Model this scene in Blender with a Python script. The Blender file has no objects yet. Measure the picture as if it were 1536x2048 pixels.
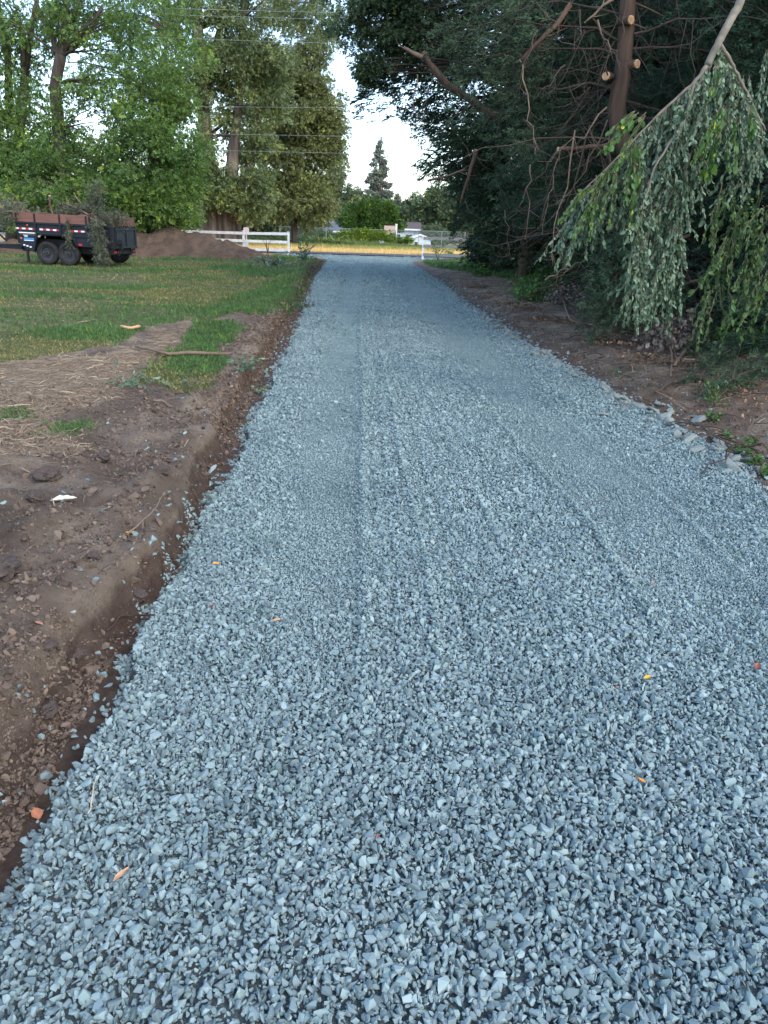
import bpy, bmesh, math, random
import numpy as np
from mathutils import Vector, Matrix
random.seed(7)
rng = np.random.default_rng(7)
S = bpy.context.scene
COL = S.collection
PI = math.pi

# ------------------------------------------------------------------ camera
FPX, CH, HY = 1479.0, 1.55, 457.0
ROLL = math.radians(1.7)
PITCH = math.atan((1024 - HY) * math.cos(ROLL) / FPX)
_F = np.array([0, math.cos(PITCH), -math.sin(PITCH)])
_R0 = np.array([1.0, 0, 0]); _U0 = np.array([0, math.sin(PITCH), math.cos(PITCH)])
_R = math.cos(ROLL) * _R0 + math.sin(ROLL) * _U0
_U = math.cos(ROLL) * _U0 - math.sin(ROLL) * _R0
def ray(px, py): return _F + _R * (px - 768) / FPX + _U * (1024 - py) / FPX
def G(px, py, z=0.0):
    d = ray(px, py); t = (z - CH) / d[2]
    return np.array([0, 0, CH]) + d * t
def P(px, py, Y):
    d = ray(px, py); return np.array([0, 0, CH]) + d * (Y / d[1])
cam = bpy.data.objects.new('camera', bpy.data.cameras.new('camera')); COL.objects.link(cam)
m = Matrix(((_R[0], _U[0], -_F[0], 0), (_R[1], _U[1], -_F[1], 0), (_R[2], _U[2], -_F[2], CH), (0, 0, 0, 1)))
cam.matrix_world = m
cam.data.sensor_fit = 'VERTICAL'; cam.data.sensor_height = 24.0
cam.data.lens = 24.0 * FPX / 2048
cam.data.clip_start = 0.05; cam.data.clip_end = 3000
S.camera = cam

# ------------------------------------------------------------------ noise
def _h(ix, iy, s):
    n = (ix.astype(np.int64) * 374761393 + iy.astype(np.int64) * 668265263 + s * 974634777) & 0xffffffff
    n = ((n ^ (n >> 13)) * 1274126177) & 0xffffffff
    return ((n ^ (n >> 16)) & 0xffff) / 65535.0
def vn(x, y, s=0):
    x = np.asarray(x, float); y = np.asarray(y, float)
    ix = np.floor(x); iy = np.floor(y); fx = x - ix; fy = y - iy
    fx = fx * fx * (3 - 2 * fx); fy = fy * fy * (3 - 2 * fy)
    a = _h(ix, iy, s); b = _h(ix + 1, iy, s); c = _h(ix, iy + 1, s); d = _h(ix + 1, iy + 1, s)
    return (a * (1 - fx) + b * fx) * (1 - fy) + (c * (1 - fx) + d * fx) * fy
def fbm(x, y, s=0, o=4):
    r = 0; a = 0.5; t = 0
    for k in range(o):
        r = r + a * vn(x * 2 ** k, y * 2 ** k, s + k * 17); t += a; a *= 0.5
    return r / t
def sm(a, b, x):
    t = np.clip((x - a) / (b - a), 0, 1); return t * t * (3 - 2 * t)

# ------------------------------------------------------------------ materials
def mat(name, base, rough=0.8, var=None, nscale=5.0, bump=0.0, bscale=30.0, rnd=None, trans=0.0, metal=0.0, spec=0.3, stretch=None, coords='Object', detail=6):
    """base / var: linear colours mixed by a noise; rnd: colour mixed in by the per-piece attribute 'rnd'"""
    mt = bpy.data.materials.new(name); mt.use_nodes = True
    nt = mt.node_tree; N = nt.nodes; L = nt.links; N.clear()
    out = N.new('ShaderNodeOutputMaterial'); b = N.new('ShaderNodeBsdfPrincipled')
    b.inputs['Roughness'].default_value = rough; b.inputs['Metallic'].default_value = metal
    b.inputs['Specular IOR Level'].default_value = spec
    tc = N.new('ShaderNodeTexCoord'); mp = N.new('ShaderNodeMapping'); L.new(tc.outputs[coords], mp.inputs[0])
    if stretch: mp.inputs['Scale'].default_value = stretch
    col = N.new('ShaderNodeRGB'); col.outputs[0].default_value = (*base, 1); c = col.outputs[0]
    if var:
        nz = N.new('ShaderNodeTexNoise'); nz.inputs['Scale'].default_value = nscale; nz.inputs['Detail'].default_value = detail
        L.new(mp.outputs[0], nz.inputs['Vector'])
        rp = N.new('ShaderNodeMapRange'); rp.inputs[1].default_value = 0.35; rp.inputs[2].default_value = 0.65
        L.new(nz.outputs[0], rp.inputs[0])
        mx = N.new('ShaderNodeMix'); mx.data_type = 'RGBA'; L.new(rp.outputs[0], mx.inputs[0]); L.new(c, mx.inputs[6])
        mx.inputs[7].default_value = (*var, 1); c = mx.outputs[2]
    if rnd:
        at = N.new('ShaderNodeAttribute'); at.attribute_name = 'rnd'
        cr = N.new('ShaderNodeValToRGB'); L.new(at.outputs['Fac'], cr.inputs[0])
        els = cr.color_ramp.elements
        while len(els) < len(rnd): els.new(0.5)
        for e, (p_, cc) in zip(els, rnd): e.position = p_; e.color = (*cc, 1)
        mx = N.new('ShaderNodeMix'); mx.data_type = 'RGBA'; mx.blend_type = 'MULTIPLY'; mx.inputs[0].default_value = 1
        L.new(c, mx.inputs[6]); L.new(cr.outputs[0], mx.inputs[7]); c = mx.outputs[2]
    L.new(c, b.inputs['Base Color'])
    if bump:
        nb = N.new('ShaderNodeTexNoise'); nb.inputs['Scale'].default_value = bscale; nb.inputs['Detail'].default_value = 5
        L.new(mp.outputs[0], nb.inputs['Vector'])
        bp = N.new('ShaderNodeBump'); bp.inputs['Strength'].default_value = min(1, bump * 20) ; bp.inputs['Distance'].default_value = bump
        L.new(nb.outputs[0], bp.inputs['Height']); L.new(bp.outputs[0], b.inputs['Normal'])
    if trans:
        tr = N.new('ShaderNodeBsdfTranslucent'); L.new(c, tr.inputs[0])
        ms = N.new('ShaderNodeMixShader'); ms.inputs[0].default_value = trans
        L.new(b.outputs[0], ms.inputs[1]); L.new(tr.outputs[0], ms.inputs[2]); L.new(ms.outputs[0], out.inputs[0])
    else:
        L.new(b.outputs[0], out.inputs[0])
    return mt

V = lambda a: (a, a, a)
# leaves
LF = [(0.0, V(0.55)), (0.6, V(1.0)), (0.93, V(1.35)), (1.0, (2.4, 1.9, 0.9))]
M_leaf_mid = mat('leaf_mid', (0.095, 0.185, 0.045), 0.5, (0.145, 0.235, 0.05), 0.35, rnd=LF, trans=0.35, spec=0.4)
M_leaf_lime = mat('leaf_lime', (0.10, 0.18, 0.03), 0.5, (0.07, 0.14, 0.03), 0.5, rnd=LF, trans=0.35)
M_leaf_cotton = mat('leaf_cottonwood', (0.13, 0.185, 0.075), 0.45, (0.175, 0.225, 0.08), 0.3, rnd=LF, trans=0.3, spec=0.5)
M_leaf_olive = mat('leaf_olive', (0.17, 0.215, 0.075), 0.45, (0.205, 0.24, 0.09), 0.25, rnd=[(0, V(0.5)), (0.7, V(1.0)), (0.92, (1.35, 1.3, 1.1)), (1, (2.1, 1.9, 1.6))], trans=0.25, spec=0.5)
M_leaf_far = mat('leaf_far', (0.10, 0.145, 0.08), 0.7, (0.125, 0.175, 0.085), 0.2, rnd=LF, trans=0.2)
M_leaf_bush = mat('leaf_bush', (0.055, 0.12, 0.025), 0.6, (0.09, 0.17, 0.03), 0.5, rnd=LF, trans=0.3)
M_leaf_hedge = mat('leaf_hedge', (0.17, 0.26, 0.03), 0.6, (0.12, 0.21, 0.03), 0.8, rnd=LF, trans=0.3)
M_conifer = mat('juniper_foliage', (0.045, 0.078, 0.042), 0.65, (0.064, 0.112, 0.060), 0.9, rnd=[(0, V(0.5)), (0.7, V(1.0)), (1, V(1.7))], trans=0.1, spec=0.25)
M_conifer2 = mat('juniper_foliage_bluish', (0.055, 0.105, 0.066), 0.65, (0.040, 0.078, 0.046), 1.5, rnd=[(0, V(0.6)), (0.7, V(1.0)), (1, V(1.6))], trans=0.1, spec=0.25)
M_conifer_far = mat('far_conifer_foliage', (0.17, 0.20, 0.165), 0.8, (0.20, 0.23, 0.18), 0.3, rnd=LF, trans=0.1)  # base colour paled to imitate haze over distance
M_deadtwig = mat('dead_twig', (0.06, 0.042, 0.033), 0.9, (0.10, 0.072, 0.057), 2.0, rnd=[(0, V(0.5)), (1, V(1.5))])
M_twig_pale = mat('pale_twig', (0.22, 0.16, 0.115), 0.85, (0.14, 0.10, 0.075), 6.0, bump=0.004, bscale=80)
M_cutwood = mat('cut_wood', (0.62, 0.42, 0.25), 0.7, (0.5, 0.3, 0.16), 30.0)
M_bark = mat('bark_grey_brown', (0.10, 0.08, 0.065), 0.95, (0.055, 0.043, 0.036), 6.0, bump=0.03, bscale=8, stretch=(1, 1, 0.18))
M_bark_cotton = mat('bark_cottonwood', (0.21, 0.18, 0.15), 0.95, (0.075, 0.06, 0.05), 2.5, bump=0.12, bscale=3.5, stretch=(1, 1, 0.10))
M_bark_juniper = mat('bark_juniper', (0.12, 0.08, 0.056), 0.9, (0.065, 0.043, 0.032), 14.0, bump=0.012, bscale=26, stretch=(1, 1, 0.09))
M_silver = mat('silver_leaf', (0.10, 0.165, 0.10), 0.5, (0.155, 0.23, 0.15), 3.0, rnd=[(0, (0.42, 0.55, 0.38)), (0.5, V(0.9)), (1, V(1.5))], trans=0.15, spec=0.35)
M_green_leaf = mat('fresh_green_leaf', (0.06, 0.15, 0.035), 0.5, (0.085, 0.19, 0.04), 3.0, rnd=[(0, V(0.6)), (0.94, V(1.1)), (0.965, (4.0, 2.4, 1.2)), (1, (5.0, 2.4, 1.2))], trans=0.35, spec=0.4)
M_weed = mat('weed_leaf', (0.075, 0.17, 0.045), 0.6, (0.12, 0.23, 0.06), 3.0, rnd=LF, trans=0.3)
M_deadleaf = mat('dead_leaf', (0.30, 0.25, 0.21), 0.8, (0.17, 0.135, 0.11), 9.0, rnd=[(0, V(0.4)), (0.7, V(1.0)), (1, V(1.9))], trans=0.15)
M_litter = mat('leaf_litter', (0.16, 0.09, 0.055), 0.85, (0.28, 0.18, 0.11), 9.0, rnd=[(0, V(0.4)), (0.8, V(1.0)), (1, V(2.0))])
M_straw = mat('dry_straw', (0.38, 0.30, 0.205), 0.9, rnd=[(0, V(0.45)), (0.7, V(1.0)), (1, (1.5, 1.45, 1.3))])
M_blade = mat('grass_blade', (0.19, 0.225, 0.085), 0.65, (0.14, 0.195, 0.07), 1.2, rnd=[(0, V(0.6)), (0.7, V(1.05)), (0.85, (2.4, 1.6, 1.6)), (1, (3.6, 2.1, 2.4))], trans=0.3, spec=0.3)
M_blade_green = mat('lush_grass_blade', (0.085, 0.175, 0.055), 0.65, (0.11, 0.21, 0.065), 2.2, rnd=LF, trans=0.3)
M_fieldgrass = mat('field_grass', (0.42, 0.34, 0.12), 0.9, rnd=[(0, (0.42, 0.62, 0.5)), (0.4, (0.8, 1.0, 0.9)), (0.7, V(1.15)), (1, (1.9, 1.75, 2.1))], trans=0.2)
M_tallgrass = mat('tall_grass', (0.13, 0.19, 0.06), 0.8, rnd=[(0, V(0.6)), (0.7, V(1.1)), (1, (1.9, 1.5, 1.3))], trans=0.25)

# ------------------------------------------------------------------ mesh builders
class MB:
    def __init__(s): s.v = []; s.f = []; s.n = 0; s.r = []
    def add(s, v, f, r=None):
        v = np.asarray(v, float).reshape(-1, 3)
        s.v.append(v); s.f += [tuple(int(i) + s.n for i in q) for q in f]; s.n += len(v)
        s.r.append(np.full(len(v), random.random() if r is None else r))
    def box(s, c, d, R=None, taper=1.0):
        x, y, z = [a / 2 for a in d]
        v = np.array([(i * x * (taper if k > 0 else 1), j * y * (taper if k > 0 else 1), k * z) for k in (-1, 1) for i, j in ((-1, -1), (1, -1), (1, 1), (-1, 1))], float)
        if R is not None: v = v @ np.asarray(R).T
        s.add(v + np.asarray(c, float), [(3, 2, 1, 0), (4, 5, 6, 7), (0, 1, 5, 4), (1, 2, 6, 5), (2, 3, 7, 6), (3, 0, 4, 7)])
    def bar(s, a, b, w, h):
        a = np.asarray(a, float); b = np.asarray(b, float); d = b - a; L = np.linalg.norm(d); d /= L
        sd = np.cross(d, (0, 0, 1.0)); n = np.linalg.norm(sd); sd = np.array([1.0, 0, 0]) if n < 1e-6 else sd / n
        up = np.cross(sd, d)
        s.box((a + b) / 2, (L, w, h), np.stack([d, sd, up], 1))
    def tube(s, pts, rad, n=8, wob=0.0, caps=True):
        pts = np.asarray(pts, float); K = len(pts)
        rad = np.interp(np.linspace(0, 1, K), np.linspace(0, 1, len(rad)), rad) if hasattr(rad, '__len__') else np.full(K, rad)
        t = np.gradient(pts, axis=0); t /= np.linalg.norm(t, axis=1)[:, None] + 1e-9
        ref = np.array([0.31, 0.17, 0.93]) if abs(t[:, 2]).mean() < 0.7 else np.array([0.93, 0.3, 0.1])
        a = np.cross(t, ref); a /= np.linalg.norm(a, axis=1)[:, None] + 1e-9; b = np.cross(t, a)
        th = np.linspace(0, 2 * PI, n, endpoint=False)
        rr = rad[:, None] * (1 + wob * (rng.random((K, n)) - 0.5) * 2)
        v = pts[:, None] + rr[..., None] * (np.cos(th)[None, :, None] * a[:, None] + np.sin(th)[None, :, None] * b[:, None])
        f = [(i * n + j, i * n + (j + 1) % n, (i + 1) * n + (j + 1) % n, (i + 1) * n + j) for i in range(K - 1) for j in range(n)]
        if caps: f += [tuple(range(n))[::-1], tuple((K - 1) * n + j for j in range(n))]
        s.add(v.reshape(-1, 3), f)
    def lathe(s, prof, c, axis, n=24):
        axis = np.asarray(axis, float) / np.linalg.norm(axis); a = np.cross(axis, (0, 0, 1.0)); a /= np.linalg.norm(a); b = np.cross(axis, a)
        th = np.linspace(0, 2 * PI, n, endpoint=False)
        v = [np.asarray(c, float) + axis * h + r * (math.cos(t) * a + math.sin(t) * b) for r, h in prof for t in th]
        K = len(prof)
        s.add(v, [(i * n + j, i * n + (j + 1) % n, (i + 1) * n + (j + 1) % n, (i + 1) * n + j) for i in range(K - 1) for j in range(n)])
    def prism(s, pts2, y0, y1, fr=None):
        """polygon in x,z extruded along y"""
        n = len(pts2); v = [(x, y0, z) for x, z in pts2] + [(x, y1, z) for x, z in pts2]
        s.add(v, [tuple(range(n)), tuple(range(2 * n - 1, n - 1, -1))] + [(i, n + i, n + (i + 1) % n, (i + 1) % n) for i in range(n)])
    def build(s, name, m, parent=None, smooth=False, loc=None):
        me = bpy.data.meshes.new(name); v = np.concatenate(s.v)
        if loc is not None: v = v - np.asarray(loc, float)
        me.from_pydata(v.tolist(), [], s.f)
        a = me.attributes.new('rnd', 'FLOAT', 'POINT'); a.data.foreach_set('value', np.concatenate(s.r).astype(np.float32))
        bm = bmesh.new(); bm.from_mesh(me); bmesh.ops.recalc_face_normals(bm, faces=bm.faces); bm.to_mesh(me); bm.free()
        if smooth: me.polygons.foreach_set('use_smooth', [True] * len(me.polygons))
        me.materials.append(m)
        o = bpy.data.objects.new(name, me); COL.objects.link(o)
        if loc is not None: o.location = loc
        if parent is not None: o.parent = parent
        return o

def npmesh(name, v, f, m, parent=None, attrs=None, smooth=False, loc=None):
    """f: (M,k) array"""
    me = bpy.data.meshes.new(name); v = np.asarray(v, np.float32); f = np.asarray(f, np.int32)
    if loc is not None: v = v - np.asarray(loc, np.float32)
    k = f.shape[1]
    me.vertices.add(len(v)); me.vertices.foreach_set('co', v.ravel())
    me.loops.add(f.size); me.loops.foreach_set('vertex_index', f.ravel())
    me.polygons.add(len(f)); me.polygons.foreach_set('loop_start', np.arange(0, f.size, k, dtype=np.int32))
    if smooth: me.polygons.foreach_set('use_smooth', np.ones(len(f), bool))
    else: me.polygons.foreach_set('use_smooth', np.zeros(len(f), bool))
    me.update(calc_edges=True)
    for an, av in (attrs or {}).items():
        a = me.attributes.new(an, 'FLOAT', 'POINT'); a.data.foreach_set('value', np.asarray(av, np.float32))
    me.materials.append(m)
    o = bpy.data.objects.new(name, me); COL.objects.link(o)
    if loc is not None: o.location = loc
    if parent is not None: o.parent = parent
    return o

def scatter(tv, tf, pos, R, sc, rnd=None):
    """copies of a template: tv (k,3), tf (m,3|4), pos (N,3), R (N,3,3), sc (N,) or (N,3)"""
    tv = np.asarray(tv, float); tf = np.asarray(tf, int); N = len(pos); k = len(tv)
    sc = np.asarray(sc, float)
    if sc.ndim == 1: sc = np.repeat(sc[:, None], 3, 1)
    loc = tv[None] * sc[:, None, :]
    v = np.einsum('nij,nkj->nki', R, loc) + pos[:, None, :]
    f = tf[None] + (np.arange(N) * k)[:, None, None]
    r = rng.random(N) if rnd is None else rnd
    return v.reshape(-1, 3), f.reshape(-1, tf.shape[1]), np.repeat(r, k)
def join(parts):
    n = 0; vs = []; fs = []; rs = []
    for v, f, r in parts:
        vs.append(v); fs.append(f + n); rs.append(r); n += len(v)
    return np.concatenate(vs), np.concatenate(fs), np.concatenate(rs)
def norm(a): return a / (np.linalg.norm(a, axis=-1, keepdims=True) + 1e-9)
def frame(d, up=None):
    """rotation with x axis along d (N,3)"""
    d = norm(d); N = len(d)
    u = rng.normal(size=(N, 3)) if up is None else np.broadcast_to(up, (N, 3)) + rng.normal(size=(N, 3)) * 0.35
    y = norm(np.cross(u, d)); z = np.cross(d, y)
    return np.stack([d, y, z], 2)
def randrot(N):
    return frame(rng.normal(size=(N, 3)))
def tag(o, label=None, cat=None, group=None, kind=None):
    if label: o['label'] = label
    if cat: o['category'] = cat
    if group: o['group'] = group
    if kind: o['kind'] = kind
    return o
def empty(name, loc, label, cat, group=None):
    o = bpy.data.objects.new(name, None); COL.objects.link(o); o.location = [float(a) for a in loc]
    o.empty_display_size = 0.3
    return tag(o, label, cat, group)
FZ = lambda Y: -1.15 * float(sm(84, 98, np.array(float(Y)))) - .12
def under(o, root):
    """parent keeping world placement (root is unrotated unless it has a matrix)"""
    o.parent = root
    o.matrix_parent_inverse = Matrix.Translation(root.location).inverted()
    return o

# templates
T_leaf = (np.array([(0, 0, 0), (.45, .32, .10), (1, 0, -.05), (.5, -.32, .10)]), np.array([(0, 1, 2), (0, 2, 3)]))
T_leafq = (np.array([(0, 0, 0), (.45, .36, .12), (1, 0, 0), (.45, -.36, -.05)]), np.array([(0, 1, 2, 3)]))
def ell_leaf():
    v = [(0, 0, 0), (.3, .26, .07), (.7, .24, .06), (1, 0, -.08), (.7, -.24, .06), (.3, -.26, .07), (.5, 0, 0)]
    return np.array(v, float), np.array([(0, 6, 1), (1, 6, 2), (2, 6, 3), (3, 6, 4), (4, 6, 5), (5, 6, 0)])
def twig_tpl(n=7, leaf=.34, w=.42, seed=1):
    r = np.random.default_rng(seed); V_ = []; F_ = []
    for i in range(n):
        t = (i + .6) / n; side = 1 if i % 2 else -1
        o = np.array([t * .8, 0, r.normal() * .05]); a = side * (0.6 + r.random() * .5)
        d = np.array([math.cos(a), math.sin(a), r.normal() * .4]); d /= np.linalg.norm(d)
        y = np.cross((r.normal() * .4, r.normal() * .4, 1), d); y /= np.linalg.norm(y)
        k = len(V_); L = leaf * (.7 + r.random() * .5)
        V_ += [o, o + d * L * .45 + y * L * w, o + d * L, o + d * L * .45 - y * L * w]; F_ += [(k, k + 1, k + 2, k + 3)]
    return np.array(V_), np.array(F_)
T_twigs = [twig_tpl(7, .34, .40, s) for s in range(4)]
def spray_tpl(n=11, seed=1, w=.055, flat=.35):
    """juniper spray: a short axis set with thin feathery blades"""
    r = np.random.default_rng(seed); V_ = []; F_ = []
    for i in range(n):
        t = i / n; a = r.uniform(-1.15, 1.15) * (1 - t * .5); e = r.normal() * flat
        d = np.array([math.cos(a) * math.cos(e), math.sin(a) * math.cos(e), math.sin(e)]); o = np.array([t * .7, 0, 0])
        L = .42 * (.6 + r.random() * .6) * (1 - t * .25)
        y = np.cross(d, (r.normal(), r.normal(), r.normal())); y /= np.linalg.norm(y); k = len(V_)
        V_ += [o - y * w * .5, o + d * L * .55 + y * w, o + d * L, o + d * L * .5 - y * w]; F_ += [(k, k + 1, k + 2, k + 3)]
    return np.array(V_), np.array(F_)
T_spray = [spray_tpl(11, s) for s in range(5)]
T_spray_fine = [spray_tpl(19, s + 50, .030, .5) for s in range(5)]
T_spray_far = [spray_tpl(6, s + 20, .12) for s in range(3)]

# ------------------------------------------------------------------ layout curves (metres, camera at x=0,y=0, looking +y)
_gl = np.array([(-0.75, -2), (-0.85, 0.5), (-0.88, 1.29), (-0.9, 1.93), (-0.95, 2.79), (-0.97, 3.43), (-1.03, 4.34), (-1.09, 5.51), (-1.24, 7.9), (-1.40, 10.93), (-1.83, 17.25), (-2.55, 27), (-2.95, 35), (-3.1, 38), (-3.9, 42), (-6.2, 45.5), (-7.5, 48)])
_gr = np.array([(2.55, -2), (2.55, 4.6), (2.62, 5.9), (2.42, 7.65), (2.3, 8.92), (2.08, 10.88), (1.93, 13.9), (1.73, 17.77), (1.56, 24.53), (1.3, 32), (1.1, 36.4), (1.0, 40), (1.5, 43), (3.0, 45.8), (5, 48)])
_lp = np.array([(-1.05, -2), (-1.1, 0.8), (-1.12, 1.78), (-1.17, 2.5), (-1.14, 2.74), (-1.09, 2.95), (-1.02, 3.25), (-1.08, 3.65), (-1.15, 4.1), (-1.25, 4.6), (-1.28, 5.4), (-1.47, 7.2), (-1.78, 11.5), (-2.15, 17), (-2.95, 28), (-3.4, 36), (-3.6, 39), (-4.4, 42), (-7, 46)])
XL = lambda y: np.interp(y, _gl[:, 1], _gl[:, 0])
XR = lambda y: np.interp(y, _gr[:, 1], _gr[:, 0])
XP = lambda y: np.interp(y, _lp[:, 1], _lp[:, 0])
def wob(y, s, a=.06): return (fbm(y * 2.2, y * 0 + s, s, 4) - .5) * 2 * a
def _line(pts):
    q = np.array([G(a, b)[:2] for a, b in pts]); q = q[np.argsort(q[:, 1])]; return lambda y: np.interp(y, q[:, 1], q[:, 0])
TRL = _line([(712, 530), (702, 560), (690, 640), (675, 750), (655, 900), (630, 1100), (600, 1300)])
TRR = _line([(790, 530), (845, 590), (880, 630), (945, 705), (1085, 850), (1260, 1000), (1480, 1200), (1700, 1400)])
LINES = [(_line([(722, 530), (722, 600), (726, 800), (731, 1000), (737, 1150), (742, 1300)]), .030, 1.25), (_line([(738, 540), (752, 650), (775, 780), (812, 950), (860, 1130)]), .02, .9), (_line([(742, 540), (765, 650), (800, 780), (848, 950), (910, 1130)]), .018, -.6),
         (_line([(768, 560), (800, 650), (850, 780), (930, 950), (1030, 1130)]), .025, .6), (_line([(800, 560), (858, 650), (930, 760), (1040, 900), (1180, 1050)]), .03, 1.0), (_line([(735, 540), (741, 650), (752, 780), (768, 950), (790, 1130)]), .018, -.6), (_line([(830, 540), (900, 620), (1010, 730), (1180, 880), (1360, 1020)]), .03, .6)]
def track(x, y):
    k = (fbm(x * 1.4, y * .35, 60) - .5) * .22
    t = np.exp(-((x + k - TRL(y)) / .27) ** 4) + np.exp(-((x + k - TRR(y)) / .42) ** 4)
    return np.clip(t * sm(1.6, 3.6, y) + sm(25, 33, y) * .8, 0, 1)
def drive_in(x, y, pad=0.0):
    return (x > XL(y) + wob(y, 3) - pad) & (x < XR(y) + wob(y, 5) + pad)
def Z(x, y, fine=True):
    x = np.asarray(x, float); y = np.asarray(y, float)
    xl = XL(y) + wob(y, 3); xr = XR(y) + wob(y, 5); xp = XP(y) + wob(y, 9, .07) + (fbm(y * 7, x * 2, 31) - .5) * .09
    nearf = 1 - sm(33, 42, y); lawnf = 1 - .92 * sm(9, 25, y); far = 1 - sm(60, 120, np.hypot(x, y))
    u = np.clip((x - xl) / (xr - xl), 0, 1)
    z = 0.0 * x
    dr = (x > xl) & (x < xr)
    wv_ = (fbm(y * .5, y * 0 + 3, 61, 3) - .5) * .05
    ridge = sum(a_ * np.exp(-((x + wv_ - f_(y)) / w_) ** 2) for f_, w_, a_ in LINES) * (.6 + .8 * vn(x * .5, y * 1.5, 62))
    zd = .02 * np.sin(PI * u) - .022 * track(x, y) + .018 * ridge * sm(1.6, 3.2, y) + (fbm(x * 3, y * 3, 2, 3) - .5) * .018
    # left soil
    zl = -.065 + .03 * (fbm(x * 6, y * 6, 12) - .4) + ((.165 + .06 * np.exp(-((y - 3.4) / 1.0) ** 2)) * sm(.04, -.035 - .035 * vn(y * .8, 0 * y, 8) - .10 * sm(2.6, 1.6, y), x - xp)) + .05 * sm(-.1, -2.5, x - xp)
    zl = zl - .17 * (1 - lawnf) * sm(-.15, -1.2, x - xp)
    lump = np.maximum(fbm(x * 3.1 + 5, y * 3.1, 22, 5) - .48, 0) * .26 * sm(-2.8, -.2, x - xp) + (fbm(x * 1.1, y * 1.1, 40, 3) - .5) * .11
    zl = zl + lump * sm(-.02, -.2, x - xp) + ((fbm(x * 14, y * 14, 41, 4) - .5) * .04 + np.maximum(fbm(x * 32, y * 32, 47, 2) - .55, 0) * .05 * sm(.4, .6, fbm(x * 2.4, y * 2.4, 48, 3))) * sm(-4, -.6, x - xp)
    # right bank
    d = x - xr
    zr = -.02 + .14 * sm(0, .9, d) + .16 * sm(.8, 4, d) + (fbm(x * 2.3, y * 2.3, 51, 4) - .5) * .12 * sm(0, .6, d) + (fbm(x * 11, y * 11, 52, 3) - .5) * .03
    z = np.where(dr, zd, np.where(x <= xl, np.minimum(zl, .3), zr))
    z = np.where(x <= xl, z - .0, z)
    base = (fbm(x * .05, y * .05, 70, 3) - .5) * .25 * sm(55, 90, y)
    z = z * nearf - .03 * (1 - nearf) + base - 1.15 * sm(84, 98, y)
    z = z + .055 * np.exp(-((x + 3.1) / .5) ** 2) * sm(34, 37, y) * (1 - sm(39.5, 41, y))
    return z

# ------------------------------------------------------------------ ground
def grow(a, b, d0, k, mx):
    r = [a]; d = d0
    while r[-1] < b: r.append(r[-1] + d); d = min(d * k, mx)
    return r
xs = np.array(sorted(set([-x for x in grow(2.4, 900, .02, 1.03, 120)] + list(np.arange(-2.4, 3.4, .016)) + grow(3.4, 900, .02, 1.03, 120))))
ys = np.array([-400, -150, -60, -25, -12, -6, -3, -1.5, -.8, -.3, 0, .3, .6] + grow(.75, 1500, .010, 1.0075, 150))
GX, GY = np.meshgrid(xs, ys)
gx, gy = GX.ravel(), GY.ravel()
gz = Z(gx, gy)
def inpoly(px, py, poly):
    c = np.zeros(px.shape, bool); j = len(poly) - 1
    for i in range(len(poly)):
        xi, yi = poly[i]; xj, yj = poly[j]
        c ^= ((yi > py) != (yj > py)) & (px < (xj - xi) * (py - yi) / (yj - yi + 1e-12) + xi); j = i
    return c
# boundary of the lawn, in pixels of a survey photo turned into metres
_lawn = [tuple(G(a, b, .17)[:2]) for a, b in [(-500, 745), (0, 728), (90, 712), (200, 690), (300, 652), (400, 628), (480, 618), (545, 622), (590, 596), (612, 560), (628, 530)]]
lawn_poly = [(-60, 4.5)] + _lawn + [(-3.6, 40), (-4.2, 44), (-60, 45)]
patch1 = [tuple(G(a, b, .16)[:2]) for a, b in [(290, 735), (330, 700), (360, 690), (385, 650), (400, 625), (470, 640), (500, 655), (440, 690), (455, 715), (428, 745), (428, 778), (380, 790), (345, 775), (300, 768), (255, 772)]]
def mask_poly(x, y, poly, amp):
    m_ = 0
    for k in range(4):
        jx = (fbm(x * 2.0 + k * 9, y * 2.0, 80 + k, 4) - .5) * 2 * amp; jy = (fbm(x * 2.0, y * 2.0 + k * 7, 90 + k, 4) - .5) * 2.6 * amp
        m_ = m_ + inpoly(x + jx, y + jy, poly)
    return m_ / 4.0
def grass_mask(x, y):
    a = mask_poly(x, y, lawn_poly, .35 + .02 * 0); b = mask_poly(x, y, patch1, .16)
    right = ((x > XR(y) + .45 + 1.6 * sm(34, 24, y)) & (y > 22) & (y < 46)) * 1.0
    return np.clip(a + b + right, 0, 1)
def straw_mask(x, y):
    d = XP(y) - x
    s = sm(.75, 1.35, d + (fbm(x * 1.3, y * 1.3, 101, 4) - .5) * 1.3) * sm(3.6, 4.8, y + (fbm(x * 2, y * 2, 103) - .5) * 2)
    bare = sm(.50, .60, fbm(x * .8 + 3, y * .55, 105, 4))
    sr = sm(.35, .9, x - XR(y)) * (x > 0) * sm(.5, .62, fbm(x * 1.6, y * 1.6, 107, 4)) * .8
    return np.where(x < 0, s * (1 - .75 * bare), sr) * (y < 46)
near = (gy < 60) & (gy > -3) & (abs(gx) < 60)
ga = np.zeros(len(gx)); st = np.zeros(len(gx))
ga[near] = grass_mask(gx[near], gy[near]); st[near] = straw_mask(gx[near], gy[near]) * (1 - ga[near])
field = sm(50.0, 51.0, gy + (fbm(gx * 1, gy * 1, 9) - .5) * .5) ; fieldg = sm(62, 76, gy + (fbm(gx * .25, gy * .25, 7) - .5) * 16)
fld = np.where(gx < -200, 0, field)
verge = ((gy > 44.6) & (gy < 47.6)) * sm(.4, .6, fbm(gx * 1.3, gy * 1.3, 11)) * 1.0
grav = drive_in(gx, gy, .0) * (gy > -3) * (gy < 48) * 1.0
nx, ny = len(xs), len(ys)
I = np.arange(nx * ny).reshape(ny, nx)
gf = np.stack([I[:-1, :-1], I[:-1, 1:], I[1:, 1:], I[1:, :-1]], -1).reshape(-1, 4)

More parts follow.
